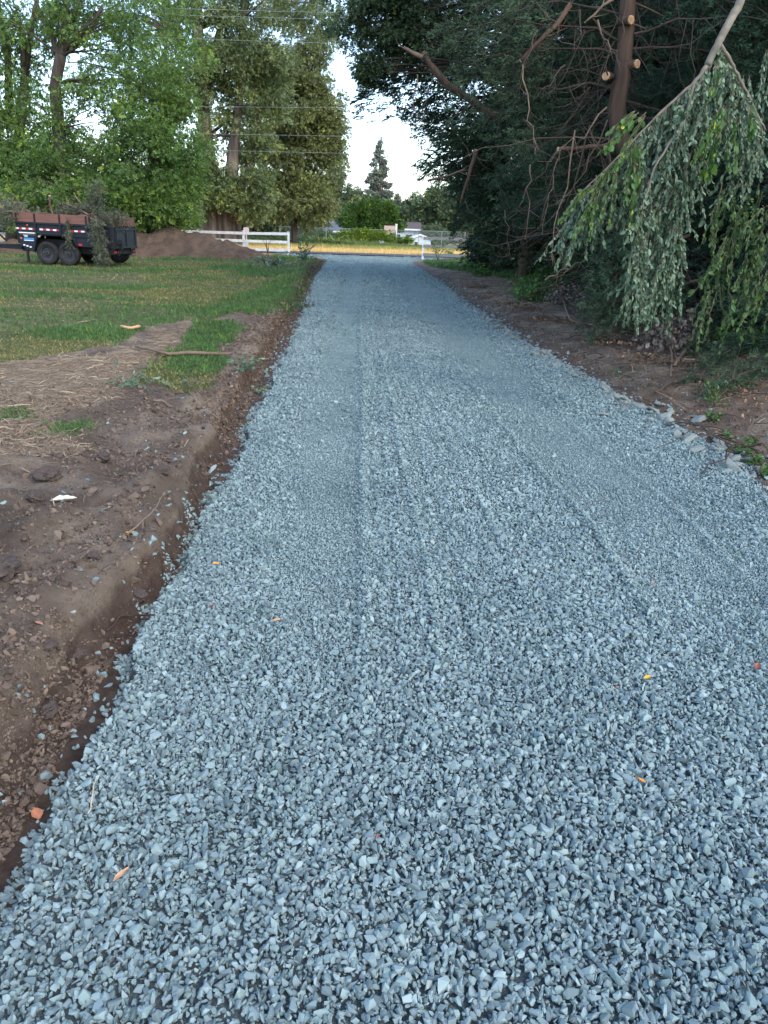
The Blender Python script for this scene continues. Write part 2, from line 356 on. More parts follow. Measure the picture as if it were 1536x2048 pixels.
def ground_material():
    mt = bpy.data.materials.new('ground'); mt.use_nodes = True; nt = mt.node_tree; N = nt.nodes; L = nt.links
    b = N['Principled BSDF']; b.inputs['Roughness'].default_value = .95; b.inputs['Specular IOR Level'].default_value = .15
    tc = N.new('ShaderNodeTexCoord')
    def noise(sc, det=6, rough=.6):
        n = N.new('ShaderNodeTexNoise'); n.inputs['Scale'].default_value = sc; n.inputs['Detail'].default_value = det; n.inputs['Roughness'].default_value = rough
        L.new(tc.outputs['Object'], n.inputs['Vector']); return n.outputs[0]
    def ramp(x, stops):
        r = N.new('ShaderNodeValToRGB'); e = r.color_ramp.elements
        while len(e) < len(stops): e.new(.5)
        for q, (p_, c) in zip(e, stops): q.position = p_; q.color = (*c, 1)
        L.new(x, r.inputs[0]); return r.outputs[0]
    def mix(f_, a, c):
        x = N.new('ShaderNodeMix'); x.data_type = 'RGBA'; L.new(f_, x.inputs[0]); L.new(a, x.inputs[6]); L.new(c, x.inputs[7]); return x.outputs[2]
    def att(n):
        a = N.new('ShaderNodeAttribute'); a.attribute_name = n; return a.outputs['Fac']
    def ragged(n, sc):
        a = N.new('ShaderNodeMath'); a.operation = 'MULTIPLY_ADD'; L.new(noise(sc, 5), a.inputs[0]); a.inputs[1].default_value = .9; L.new(att(n), a.inputs[2])
        r = N.new('ShaderNodeMapRange'); r.inputs[1].default_value = .75; r.inputs[2].default_value = 1.15; L.new(a.outputs[0], r.inputs[0]); return r.outputs[0]
    soil = ramp(noise(2.2, 8, .65), [(.3, (.095, .071, .052)), (.5, (.19, .148, .112)), (.68, (.34, .28, .21))])
    soil = mix(ramp(noise(45, 4, .7), [(.45, V(0)), (.75, V(.45))]), soil, ramp(noise(30), [(.4, (.07, .05, .04)), (.7, (.20, .165, .14))]))
    straw = ramp(noise(28, 6, .75), [(.3, (.13, .09, .06)), (.5, (.25, .185, .125)), (.7, (.38, .30, .21))])
    grass = ramp(noise(.9, 8, .7), [(.30, (.21, .165, .10)), (.48, (.12, .13, .055)), (.7, (.06, .10, .03))])
    g2 = ramp(noise(60, 4, .8), [(.3, V(.55)), (.7, V(1.35))])
    mm = N.new('ShaderNodeMix'); mm.data_type = 'RGBA'; mm.blend_type = 'MULTIPLY'; mm.inputs[0].default_value = 1; L.new(grass, mm.inputs[6]); L.new(g2, mm.inputs[7]); grass = mm.outputs[2]
    fieldc = ramp(noise(1.2, 8, .7), [(.3, (.36, .22, .11)), (.5, (.55, .36, .18)), (.7, (.62, .46, .24))])
    fgreen = ramp(noise(.8, 8, .7), [(.3, (.09, .14, .04)), (.6, (.24, .25, .08)), (.75, (.38, .34, .14))])
    gravel = ramp(noise(70, 5, .8), [(.35, (.13, .18, .19)), (.6, (.25, .33, .345))])
    moist_shade = ramp(noise(14, 5), [(.3, (.065, .044, .033)), (.68, (.15, .108, .082))])  # moist reddish soil; its darkness also paints shade on the cut bank face
    c = mix(ragged('moist_shade', 8), soil, moist_shade); c = mix(ragged('straw', 7), c, straw); c = mix(ragged('grass', 9), c, grass)
    c = mix(att('field'), c, fieldc); c = mix(att('fieldg'), c, fgreen); c = mix(att('gravel'), c, gravel)
    L.new(c, b.inputs['Base Color'])
    bp = N.new('ShaderNodeBump'); bp.inputs['Distance'].default_value = .035; bp.inputs['Strength'].default_value = 1; L.new(noise(30, 10, .82), bp.inputs['Height'])
    L.new(bp.outputs[0], b.inputs['Normal'])
    return mt
gz = gz - .012 * grav
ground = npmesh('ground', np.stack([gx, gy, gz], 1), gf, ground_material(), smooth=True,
                attrs=dict(grass=ga, straw=st, moist_shade=np.where((gx < XL(gy) + .1) & (gy > 0) & (gy < 40), sm(-.05, .0, gx - XP(gy) - wob(gy, 9, .07) - (fbm(gy * 7, gx * 2, 31) - .5) * .09), 0) + np.where((gx > XR(gy)) & (gy < 40), .55 * (1 - sm(.1, .9, gx - XR(gy))), 0), field=np.maximum(fld, verge * .8), fieldg=fieldg, gravel=grav))
tag(ground, kind='structure')
print('ground', len(gx))

# road beyond the fence line (nearly level strip of old asphalt)
M_asph = mat('asphalt', (.085, .082, .09), .9, (.12, .115, .12), 3, bump=.01, bscale=60, coords='Object')
rx = np.array(grow(-300, 300, 3, 1, 3)); 
ra = 47.6 + .25 * (fbm(rx * .6, rx * 0, 3) - .5); rb = 51.1 + .2 * (fbm(rx * .6, rx * 0, 8) - .5)
rows = [ra, (ra + rb) / 2, rb]; rz = [-.012, .04, -.01]
rv = np.concatenate([np.stack([rx, r, rx * 0 + z_ + .03 + 0 * rx], 1) for r, z_ in zip(rows, rz)]); n_ = len(rx)
I2 = np.arange(3 * n_).reshape(3, n_)
road = npmesh('road', rv, np.stack([I2[:-1, :-1], I2[:-1, 1:], I2[1:, 1:], I2[1:, :-1]], -1).reshape(-1, 4), M_asph, smooth=True)
tag(road, kind='structure')

# ------------------------------------------------------------------ gravel
def stone_tpl(seed, npts=10, dims=(1, .78, .58)):
    r = np.random.default_rng(seed); p = norm(r.normal(size=(npts, 3))) * (.42 + .1 * r.random((npts, 1))) * np.array(dims)
    bm = bmesh.new(); [bm.verts.new(q) for q in p]; bmesh.ops.convex_hull(bm, input=bm.verts)
    bmesh.ops.delete(bm, geom=[v for v in bm.verts if not v.link_faces], context='VERTS')
    bmesh.ops.triangulate(bm, faces=bm.faces); bm.verts.index_update()
    v = np.array([q.co[:] for q in bm.verts]); f = np.array([[q.index for q in fc.verts] for fc in bm.faces]); bm.free(); return v, f
ST_near = [stone_tpl(s, 12) for s in range(10)] + [stone_tpl(s + 40, 10, (1, .6, .36)) for s in range(5)]
ST_far = [stone_tpl(s + 80, 7) for s in range(6)]
def pile(tpls, pos, size, squash=1.0, rnd=None):
    N = len(pos); which = rng.integers(0, len(tpls), N); R = randrot(N); out = []
    for k, (tv, tf) in enumerate(tpls):
        w = which == k
        if w.any(): out.append(scatter(tv, tf, pos[w], R[w], size[w], None if rnd is None else rnd[w]))
    return out
def lattice(x0, x1, y0, y1, s):
    a, b = np.meshgrid(np.arange(x0, x1, s), np.arange(y0, y1, s * .9)); p = np.stack([a.ravel(), b.ravel()], 1)
    return p + rng.uniform(-.5, .5, p.shape) * s
M_gravel = mat('blue_grey_crushed_stone', (.20, .272, .284), .8, (.24, .316, .326), 1.3, bump=.003, bscale=160, spec=.2,
               rnd=[(0, (.48, .52, .52)), (.35, V(.86)), (.6, (.95, 1.0, .94)), (.88, (1.14, 1.12, 1.10)), (.98, (1.32, 1.28, 1.2)), (1, (1.2, 1.02, .85))])
parts = []
def band(y0, y1, s, size, tp, coarse):
    p = lattice(-8, 6, y0, y1, s); x, y = p.T
    edge = (fbm(x * 5, y * 5, 77, 3) - .5) * .22
    k = (x > XL(y) + wob(y, 3) - .06 + edge) & (x < XR(y) + wob(y, 5) + .05 + edge); x, y = x[k], y[k]
    if y0 < 6: 
        k = abs(x) < .62 * (y + .9) + .6; x, y = x[k], y[k]
    t = track(x, y) + (fbm(x * 4, y * 4, 5, 3) - .5) * .5 + (fbm(x * .9, y * .9, 15, 3) - .5) * .4
    k = (rng.random(len(x)) > t * .97) if coarse else (rng.random(len(x)) < .45 + t * 1.1); x, y = x[k], y[k]
    sz = size * np.clip(np.exp(rng.normal(0, .30, len(x))), .5, 1.9)
    z = Z(x, y) + sz * rng.uniform(-.12, .28, len(x)) - (0 if coarse else size * .2)
    rn = np.clip(rng.random(len(x)) * (.95 if coarse else .55) + (0 if coarse else .42), 0, .96); q_ = rng.random(len(x)) < .01; rn = np.clip(rn + .14 * sm(9, 24, y), 0, .96); rn[q_] = .99
    parts.extend(pile(tp, np.stack([x, y, z], 1), sz, rnd=rn))
band(.7, 4, .0155, .0235, ST_near, True); band(.7, 4, .0100, .0130, ST_near, False); band(.7, 4, .032, .028, ST_near, True)
band(4, 6, .0175, .0250, ST_near, True); band(4, 6, .0115, .0135, ST_far, False)
band(6, 12, .0225, .029, ST_near, True); band(6, 12, .015, .015, ST_far, False)
band(12, 22, .034, .038, ST_far, True); band(12, 22, .026, .022, ST_far, False)
band(22, 48, .062, .06, ST_far, True); band(22, 46, .07, .045, ST_far, False)
# strays on the soil shelf and bank
def strays(n, side, spread):
    y = .9 + 26 * rng.random(n) ** 1.6; d = rng.exponential(spread, n)
    x = XL(y) - d if side < 0 else XR(y) + d
    sz = .026 * np.exp(rng.normal(0, .35, n)) * (1 + y / 30)
    parts.extend(pile(ST_near, np.stack([x, y, Z(x, y) + sz * .1], 1), sz))
strays(1100, -1, .09); strays(260, -1, .6); strays(1500, 1, .14)
v, f, r = join(parts); gravel = npmesh('gravel', v, f, M_gravel, attrs=dict(rnd=r)); tag(gravel, 'blue grey crushed stone covering the driveway', 'gravel', kind='stuff')
print('gravel faces', len(f)); parts = []

# soil clods
M_clod = mat('soil_clod', (.14, .106, .080), .95, (.095, .070, .052), 20, bump=.01, bscale=60, rnd=[(0, V(.6)), (1, V(1.6))])
n = 85000; y = 1.0 + 15 * rng.random(n) ** 1.7; 
d = np.where(rng.random(n) < .5, rng.exponential(.25, n) - .12, rng.uniform(0, 2.2, n)); x = XP(y) - d
k = (~((d < .16) & (rng.random(n) < .8) & (y > 2.5) & (y < 5.5)) & (x < XL(y) - .02) & (rng.random(n) < sm(.30, .65, fbm(x * 1.8, y * 1.8, 66, 4)) + .30) & (y < 6.5 + 8 * (d < .5))); x, y = x[k], y[k]
sz = .0062 * np.exp(np.abs(rng.normal(0, .72, len(x)))); sz = np.minimum(sz, .06) * (1 + y / 14)
parts = pile(ST_near, np.stack([x, y, Z(x, y) + sz * .12], 1), sz)
n = 9000; y = 4 + 24 * rng.random(n) ** 1.4; x = XR(y) + .15 + rng.exponential(.8, n); sz = np.minimum(.012 * np.exp(np.abs(rng.normal(0, .7, n))), .06)
parts += pile(ST_near, np.stack([x, y, Z(x, y) + sz * .1], 1), sz)
n = 5000; y = 12 + 28 * rng.random(n); x = XP(y) + rng.normal(0, .14, n); k = x < XL(y) - .03; x, y = x[k], y[k]; sz = np.minimum(.03 * np.exp(np.abs(rng.normal(0, .6, len(x)))), .12)
parts += pile(ST_far, np.stack([x, y, Z(x, y) + sz * .1], 1), sz)
v, f, r = join(parts); tag(npmesh('soil_crumbs', v, f, M_clod, attrs=dict(rnd=r)), 'crumbled brown soil along the driveway edges', 'soil', kind='stuff')

# ------------------------------------------------------------------ grass and straw
T_tuft = (np.array([(-.12, 0, 0), (.12, 0, 0), (.30, .05, 1), (0, -.12, 0), (0, .12, 0), (-.28, .2, .8), (.1, .1, 0), (-.08, .14, 0), (.05, -.45, .75)]), np.array([(0, 1, 2), (3, 4, 5), (6, 7, 8)]))
def upright(N, lean=.25):
    z = norm(np.stack([rng.normal(0, lean, N), rng.normal(0, lean, N), np.ones(N)], 1)); a = rng.random(N) * 2 * PI
    xx = np.stack([np.cos(a), np.sin(a), 0 * a], 1); yy = norm(np.cross(z, xx)); xx = np.cross(yy, z); return np.stack([xx, yy, z], 2)
def pts_in(x0, x1, y0, y1, n, fn=None):
    x = rng.uniform(x0, x1, n); y = rng.uniform(y0, y1, n)
    if fn is not None: k = rng.random(n) < fn(x, y); x, y = x[k], y[k]
    return x, y
parts = []; parts2 = []
for (x0, x1, y0, y1, n, h) in ((-7.5, -1.6, 6.5, 13, 90000, .030), (-13, -1.8, 13, 21, 80000, .04), (-22, -2.2, 21, 33, 80000, .055), (-30, -2.6, 33, 45, 50000, .08), (1.6, 9, 24, 46, 30000, .07)):
    x, y = pts_in(x0, x1, y0, y1, n, grass_mask)
    dry = fbm(x * .35 + 4, y * .5, 201, 4); k = rng.random(len(x)) < sm(.40, .62, dry) + .16; x, y = x[k], y[k]
    lush = (fbm(x * .5 + 9, y * .6, 211, 4) + rng.normal(0, .04, len(x))) > .52
    lush |= (x > -3.4) & (y > 9) & (rng.random(len(x)) < .8)
    hh = h * np.exp(rng.normal(0, .3, len(x))) * (1 + .5 * lush)
    sc = np.stack([hh * .9, hh * .9, hh], 1); pos = np.stack([x, y, Z(x, y) - .004], 1); R = upright(len(x), .4)
    a, b = ~lush, lush
    parts.append(scatter(*T_tuft, pos[a], R[a], sc[a])); parts2.append(scatter(*T_tuft, pos[b], R[b], sc[b]))
for cx, cy in [G(140, 850, .15)[:2], G(445, 650, .15)[:2], G(20, 830, .15)[:2]]:
    n = 500; x = cx + rng.normal(0, .08, n); y = cy + rng.normal(0, .12, n); hh = .03 * np.exp(rng.normal(0, .3, n)); parts2.append(scatter(*T_tuft, np.stack([x, y, Z(x, y)], 1), upright(n, .5), np.stack([hh * .8, hh * .8, hh], 1)))
v, f, r = join(parts); tag(npmesh('lawn_grass', v, f, M_blade, attrs=dict(rnd=r)), 'short mown grass with dry patches beside the driveway', 'grass', kind='stuff')
v, f, r = join(parts2); tag(npmesh('lush_grass', v, f, M_blade_green, attrs=dict(rnd=r)), 'deep green grass patches in the lawn', 'grass', kind='stuff')
# straw
T_straw = (np.array([(-.5, -.010, 0), (-.5, .010, 0), (0, .012, .09), (0, -.012, .09), (.5, .007, .0), (.5, -.007, .0)]), np.array([(0, 3, 2, 1), (3, 5, 4, 2)]))
def flat(N, tilt=.15):
    a = rng.random(N) * 2 * PI; return frame(np.stack([np.cos(a), np.sin(a), rng.normal(0, tilt, N)], 1), (0, 0, 1.0))
x, y = pts_in(-6.5, -1.3, 3.4, 15, 230000, lambda x, y: straw_mask(x, y) * (1 - grass_mask(x, y) * .8) * .8 + .02)
L_ = .052 * np.exp(rng.normal(0, .5, len(x)))
parts = [scatter(*T_straw, np.stack([x, y, Z(x, y) + .006], 1), flat(len(x)), np.stack([L_, L_ * 1.3 + .05 * 0, L_], 1))]
x, y = pts_in(2.3, 5.6, 4, 18, 16000, lambda x, y: straw_mask(x, y) * .6 + .12 * (x > XR(y) + .15))
L_ = .11 * np.exp(rng.normal(0, .5, len(x)))
parts.append(scatter(*T_straw, np.stack([x, y, Z(x, y) + .01], 1), flat(len(x), .25), np.stack([L_, L_, L_], 1)))
v, f, r = join(parts); tag(npmesh('dry_straw', v, f, M_straw, attrs=dict(rnd=r)), 'dry straw and dead grass lying on the soil', 'straw', kind='stuff')
# field across the road
parts = []; x, y = pts_in(-26, 16, 51.4, 72, 60000); hh = (.10 + .10 * fbm(x * .3, y * .3, 5)) * np.exp(rng.normal(0, .3, len(x)))
parts.append(scatter(*T_tuft, np.stack([x, y, Z(x, y)], 1), upright(len(x), .3), np.stack([hh, hh, hh], 1), np.clip(1.0 - .75 * sm(55, 68, y + 6 * (fbm(x * .3, y * .5, 33) - .5)) + rng.normal(0, .12, len(x)), 0, 1)))
v, f, r = join(parts); tag(npmesh('field_grass', v, f, M_fieldgrass, attrs=dict(rnd=r)), 'straw yellow grass in the field across the road', 'grass', kind='stuff')
parts = []; x, y = pts_in(-32, 18, 70, 80.5, 40000, lambda x, y: sm(70, 78, y) + .1); hh = (.22 + .6 * fbm(x * .4, y * .4, 25) * sm(2, -6, x)) * np.exp(rng.normal(0, .25, len(x))) * sm(66, 80, y)
parts.append(scatter(*T_tuft, np.stack([x, y, Z(x, y)], 1), upright(len(x), .2), np.stack([hh * .4, hh * .4, hh], 1)))
v, f, r = join(parts); tag(npmesh('tall_grass', v, f, M_tallgrass, attrs=dict(rnd=r)), 'tall green grass at the back of the field', 'grass', kind='stuff')
# ------------------------------------------------------------------ tree tools
def curve(a, b, sag=0.0, n=7, wv=0.06, side=None):
    a = np.asarray(a, float); b = np.asarray(b, float); t = np.linspace(0, 1, n)[:, None]; L = np.linalg.norm(b - a)
    p = a + (b - a) * t + np.array([0, 0, 1.0]) * (sag * 4 * t * (1 - t)) * L
    w_ = rng.normal(0, wv * L / n ** .5, (n, 3)) * np.sin(PI * t); return p + w_
def broadleaf(root, trunk_pts, trunk_r, lobes, nclump, nleaf, leaf, lm, bm, seed, flatz=.75, tpls=None, limb_r=.09, sides=9, droop=0.0, crown_name='crown', clump_r=(.55, 1.25), shell=.45, limbs=True, spread=1.0, extra=None):
    """trunk_pts relative to root; lobes: (cx,cy,cz,rx,ry,rz,weight) relative"""
    tp = np.asarray(trunk_pts, float); tk = MB(); 
    tk.tube(np.stack([np.interp(np.linspace(0, 1, 16), np.linspace(0, 1, len(tp)), tp[:, k]) for k in range(3)], 1), trunk_r, 14, .10)
    lb = np.array(lobes, float); wt = lb[:, 6] / lb[:, 6].sum(); which = rng.choice(len(lb), nclump, p=wt)
    d = norm(rng.normal(size=(nclump, 3))); rr = (shell + (1 - shell) * rng.random((nclump, 1))) ** .6
    cc = lb[which, :3] + d * rr * lb[which, 3:6]
    cr = rng.uniform(*clump_r, nclump)
    if limbs:
        step = max(1, nclump // 60)
        for c in cc[::step]:
            dist = np.linalg.norm((tp - c) * (1, 1, 1.6) + (0, 0, 1.2), axis=1) + (tp[:, 2] > c[2] + .3) * 50; i = int(np.argmin(dist)); a = tp[i]
            L = np.linalg.norm(c - a); r0 = min(limb_r * (.25 + L / 7), np.interp(i, range(len(tp)), np.interp(np.linspace(0, 1, len(tp)), np.linspace(0, 1, len(trunk_r)), trunk_r)) * .7)
            tk.tube(curve(a, c, .08, 8, .07), [r0, r0 * .45, .012], 6, .08, False)
    for pts, rad in (extra or []): tk.tube(pts, rad, 9, .1)
    o = tk.build('trunk', bm, root, True)
    parts = []; tpls = tpls or T_twigs
    per = np.maximum((nleaf * cr ** 2 / (cr ** 2).sum()).astype(int), 3); idx = np.repeat(np.arange(nclump), per); N = len(idx)
    dd = norm(rng.normal(size=(N, 3))); ra = rng.random((N, 1)) ** .5
    pos = cc[idx] + dd * ra * cr[idx, None] * np.array([1, 1, flatz]) * spread
    pos[:, 2] -= droop * rng.random(N) * cr[idx]
    out = norm(dd + .5 * d[idx] + np.array([0, 0, -.35 - droop]) + rng.normal(size=(N, 3)) * .4)
    sz = leaf * np.exp(rng.normal(0, .22, N)); tone = np.clip(.5 + rng.normal(0, .18, nclump)[idx] + rng.normal(0, .22, N), 0, 1)
    wk = rng.integers(0, len(tpls), N)
    for k, (tv, tf) in enumerate(tpls):
        q = wk == k; parts.append(scatter(tv, tf, pos[q], frame(out[q]), sz[q], tone[q]))
    v, f, r = join(parts); npmesh(crown_name, v, f, lm, root, dict(rnd=r)); return root

def juniper(root, H, R, nb, per, seed, lm=None, zlo=.4, lean=(0, 0), trunk_r=.22, prof=None, sprl=.30, dead=500, azb=None, spread=1.0, inner=.42, droop=.28, tpls=None, trunk=None, thick=.8):
    """trunk, radiating boughs, feathery sprays on the outer part of each bough, bare dead twigs inside"""
    lm = lm or M_conifer; tk = MB(); zz = np.linspace(0, H, 12)
    base = trunk if trunk is not None else np.stack([lean[0] * zz / H + .08 * np.sin(zz * .9 + seed), lean[1] * zz / H + .08 * np.cos(zz * .7 + seed), zz - .1], 1)
    tk.tube(base, [trunk_r * 1.25, trunk_r, trunk_r * .8, .05], 12, .07)
    ax = lambda z: np.stack([np.interp(z, base[:, 2], base[:, k]) for k in range(2)] + [z], -1)
    t = (np.arange(nb) + rng.random(nb)) / nb; z0 = zlo + (H * .96 - zlo) * t; az = rng.random(nb) * 2 * PI if azb is None else azb(nb)
    prof = prof or (lambda t: np.clip((1 - t) ** .65 * (.75 + .9 * t), 0, 1) + .08)
    Lb = R * prof(t) * rng.uniform(.7, 1.12, nb); up = rng.uniform(-.15, .35, nb) + .4 * (t - .3)
    dirh = np.stack([np.cos(az), np.sin(az), 0 * az], 1); a = ax(z0)
    def path(i, s): # quadratic: rises then droops
        s = s[:, None]; return a[i] + dirh[i] * Lb[i, None] * s + np.array([0, 0, 1.0]) * (up[i, None] * Lb[i, None] * s - droop * Lb[i, None] * s ** 2)
    bo = MB()
    for i in range(nb):
        s = np.linspace(0, .95, 7); p = path(np.full(7, i), s)
        if root.name.startswith('juniper_tree') and p[-1][2] < 2.2 and p[-1][0] + root.location.x < XR(p[-1][1] + root.location.y) + 1.9 and rng.random() < .85: continue
        p[1:] += rng.normal(0, .03, (6, 3)); r0 = (.012 + .012 * Lb[i]) * thick
        bo.tube(p, [r0, r0 * .5, .006], 5, .05, False)
    tk.build('trunk', M_bark_juniper, root, True); bo.build('boughs', M_deadtwig, root, True)
    N = nb * per; i = rng.integers(0, nb, N); i = rng.choice(nb, N, p=Lb / Lb.sum()); s = inner + (1 - inner) * rng.random(N) ** .8
    p0 = path(i, s); side = np.cross(dirh[i], (0, 0, 1.0)); wdt = spread * .28 * Lb[i] * (1.15 - s) + .12
    lat = rng.normal(0, 1, N) * wdt; dn = -np.abs(rng.normal(0, 1, N)) * (.10 + wdt * .45) + rng.normal(0, .08, N)
    pos = p0 + side * lat[:, None]; pos[:, 2] += dn; pos[:, 2] = np.maximum(pos[:, 2], .12)
    d = norm(dirh[i] * 1.0 + side * (lat / (wdt + .01) * .5)[:, None] + rng.normal(0, .35, (N, 3)) + np.array([0, 0, -.25]))
    if root.name.startswith('juniper_tree'):
        wx, wy = pos[:, 0] + root.location.x, pos[:, 1] + root.location.y; lim = XR(wy) + 2.9 - 1.4 * np.maximum(pos[:, 2] - .3, 0) + rng.normal(0, .15, N) + (fbm(wy * 1.3, pos[:, 2], 300, 3) - .5) * 1.4
        lim = np.where(wy < 10, lim - .6, lim) - 1.0 * sm(23, 28, wy); kp = wx > lim; i, pos, d, N = i[kp], pos[kp], d[kp], int(kp.sum())
    tone = np.clip(.5 + rng.normal(0, .17, nb)[i] + rng.normal(0, .2, N), 0, 1); sz = sprl * np.exp(rng.normal(0, .25, N)); wk = rng.integers(0, 5, N); parts = []
    tp_ = tpls or T_spray
    for k in range(len(tp_)):
        q = (wk % len(tp_)) == k; parts.append(scatter(*tp_[k], pos[q], frame(d[q], (0, 0, 1.0)), sz[q], tone[q]))
    v, f, r = join(parts); npmesh('foliage', v, f, lm, root, dict(rnd=r))
    if dead:
        tw = MB()
        for k in range(dead):
            j = rng.integers(0, nb); s0 = rng.random() * .75; q = path(np.array([j]), np.array([s0]))[0]; L = rng.uniform(.3, 1.3)
            dv = norm(dirh[j] * rng.normal(.3, .6) + side[0] * 0 + rng.normal(0, .6, 3) + np.array([0, 0, -.55]))
            e = q + dv * L; e[2] = max(e[2], .1); tw.tube(curve(q, e, -.12, 5, .09), [.007, .0025], 3, 0, False)
        tw.build('dead_twigs', M_deadtwig, root)
    return root

# ------------------------------------------------------------------ dump trailer
M_tpaint = mat('trailer_black_paint', (.014, .020, .030), .5, (.020, .027, .037), 4, bump=.001, bscale=40, spec=.22)
M_tdark = mat('trailer_frame_black', (.010, .012, .015), .7, (.02, .02, .022), 9)
M_board = mat('weathered_red_board', (.21, .105, .082), .9, (.15, .078, .064), 1.6, bump=.004, bscale=10, stretch=(1, 1, 6))
M_tyre = mat('tyre_rubber', (.022, .023, .025), .9, (.036, .035, .034), 8, bump=.003, bscale=60, spec=.15)
M_rim = mat('steel_rim', (.07, .075, .085), .5, (.035, .037, .042), 10, metal=.3)
M_white = mat('reflector_white', (.75, .76, .78), .5); M_redr = mat('reflector_red', (.50, .03, .035), .4)
M_blue = mat('sticker_blue', (.06, .22, .48), .5); M_orange = mat('marker_lamp_orange', (.5, .12, .05), .4)
M_chrome = mat('galvanised_steel', (.5, .52, .54), .4, metal=.8)
TO = G(118, 530.5, .02); TO = np.array([TO[0], TO[1], .02])       # contact point between the near tyres
hd = math.radians(-27)                                             # rear of the trailer swings towards the camera side
trailer = empty('dump_trailer', TO, 'black tandem axle dump trailer with red board sides parked on the lawn', 'trailer')
trailer.rotation_euler = (0, math.radians(1.6), 0)
# local frame: +x towards the tailgate, +y away from the camera
ca, sa = math.cos(math.radians(29)), math.sin(math.radians(29))
def tw_(v): return v
trailer.rotation_euler = (0, math.radians(1.2), math.radians(-3))
W = 1.95; X0, X1 = -1.42, 2.05
def T(mb, name, m_, sm_=False, parent=None): return mb.build(name, m_, parent or trailer, sm_)
b = MB(); zb, zt = .62, 1.36
for yy in (0.0, W - .05):
    b.prism([(X0, zt), (X0 + .06, 1.02), (X1, 1.02), (X1, zt)], yy, yy + .05)
    b.prism([(X0 + .06, 1.02), (X0 + .12, .60), (-.95, .42), (-.80, .38), (-.76, .82), (-.60, 1.02)], yy, yy + .05)
    b.prism([(.56, 1.02), (.72, .66), (X1, .66), (X1, 1.02)], yy, yy + .05)
b.box((X0 + .03, W / 2, 1.0), (.05, W - .1, .66)); b.box(((X0 + X1) / 2, W / 2, .98), (X1 - X0 - .1, W - .1, .05))
T(b, 'body', M_tpaint)
for yy in (-.045, W + .005):
    b = MB(); b.box(((X0 + X1) / 2, yy + .02, zt + .0), (X1 - X0, .07, .05)); T(b, 'top_rail', M_tpaint)
    b = MB(); b.box(((X0 + X1) / 2, yy + .02, .99), (X1 - X0 - .1, .05, .035)); T(b, 'lower_rail', M_tpaint)
for x in (-.69, .19, 1.13, 1.7):
    b = MB(); b.box((x, -.03, 1.19), (.06, .06, .30)); T(b, 'side_rib', M_tpaint)
for yy in (-.03, W - .03):
    b = MB()
    for k, (xa, xb) in enumerate([(X0 - .02, -1.36), (-1.34, -.70), (-.68, .18), (.20, 1.12), (1.14, 1.26)] if yy < 0 else [(X0, -.4), (-.38, .8), (.82, 1.50), (1.53, X1)]):
        b.box(((xa + xb) / 2, yy + .035, zt + .175 + .006 * math.sin(k * 3)), (xb - xa, .04, .29))
    T(b, 'side_board', M_board)
for x in (-1.35, -.69, .19, 1.13, 1.25):
    b = MB(); b.box((x, -.025, zt + .13), (.05, .035, .34)); T(b, 'board_stake', M_tdark)
b = MB(); b.box((X1 + .03, W / 2, .98), (.06, W - .02, .66)); 
for y_ in (.12, W / 2, W - .12): b.box((X1 + .075, y_, .98), (.04, .08, .62))
b.box((X1 + .075, W / 2, .69), (.05, W, .06)); b.box((X1 + .075, W / 2, 1.29), (.05, W, .06)); T(b, 'tailgate', M_tpaint)
for y_ in (-.03, W + .03):
    b = MB(); b.box((X1 - .02, y_, .98), (.12, .09, .72)); T(b, 'corner_post', M_tdark)
b = MB(); b.box((X1 - .1, W / 2, .53), (.14, W + .1, .16)); b.box((.3, .42, .62), (3.5, .1, .44)); b.box((.3, W - .42, .62), (3.5, .1, .44))
b.bar((X0, .35, .52), (X0 - 1.3, W / 2, .5), .1, .14); b.bar((X0, W - .35, .52), (X0 - 1.3, W / 2, .5), .1, .14)
T(b, 'frame', M_tdark)
b = MB(); b.box((X0 + .35, -.02, .30), (.07, .07, .42)); b.box((X0 + .35, -.02, .08), (.16, .16, .02)); T(b, 'jack_leg', M_tdark)
for y_ in (-.04, W + .04):
    b = MB(); b.bar((-.80, y_, .44), (-.62, y_, 1.03), .13, .02); b.bar((-.63, y_, 1.035), (.60, y_, 1.035), .13, .02); b.bar((.59, y_, 1.03), (.74, y_, .68), .13, .02); T(b, 'fender', M_tpaint)
def wheel(x, y, out, parent, r=.385, wdt=.23):
    b = MB(); c = (x, y, r); ax = (0, out, 0)
    h = wdt / 2; b.lathe([(r * .62, -h), (r * .93, -h), (r, -h * .62), (r * 1.005, -h * .2), (r * .99, 0), (r * 1.005, h * .2), (r, h * .62), (r * .93, h), (r * .80, h * 1.04), (r * .62, h * .92), (r * .60, h * .2)], c, ax, 36)
    ty = b.build('tyre', M_tyre, parent, True)
    b = MB(); b.lathe([(r * .60, -h * .9), (r * .62, h * .85), (r * .56, h * .8), (r * .50, h * .3), (r * .24, h * .25), (r * .22, h * .7), (r * .13, h * .75), (0.001, h * .75)], c, ax, 32)
    for k in range(8):
        a_ = k * PI / 4; b.box((x + .37 * r * math.cos(a_), y + out * h * .34, r + .37 * r * math.sin(a_)), (.05, .03, .05))
    rm = b.build('rim', M_rim, ty); return ty
for x in (-.38, .38):
    for y, o_ in ((.09, -1), (W - .09, 1)): wheel(x, y, o_, trailer).name = 'wheel'
b = MB()
for x in (-.38, .38): b.tube([(x, 0, .385), (x, W, .385)], .05, 8)
T(b, 'axle', M_tdark)
for x0 in (-1.42, -.56, .44):
    b = MB(); b.box((x0 + .36, -.006, 1.16), (.72, .006, .055)); tape = T(b, 'reflector_tape', M_white)
    for k in range(3):
        b = MB(); b.box((x0 + .18 + k * .24, -.011, 1.16), (.115, .006, .056)); T(b, 'red_band', M_redr, parent=tape)
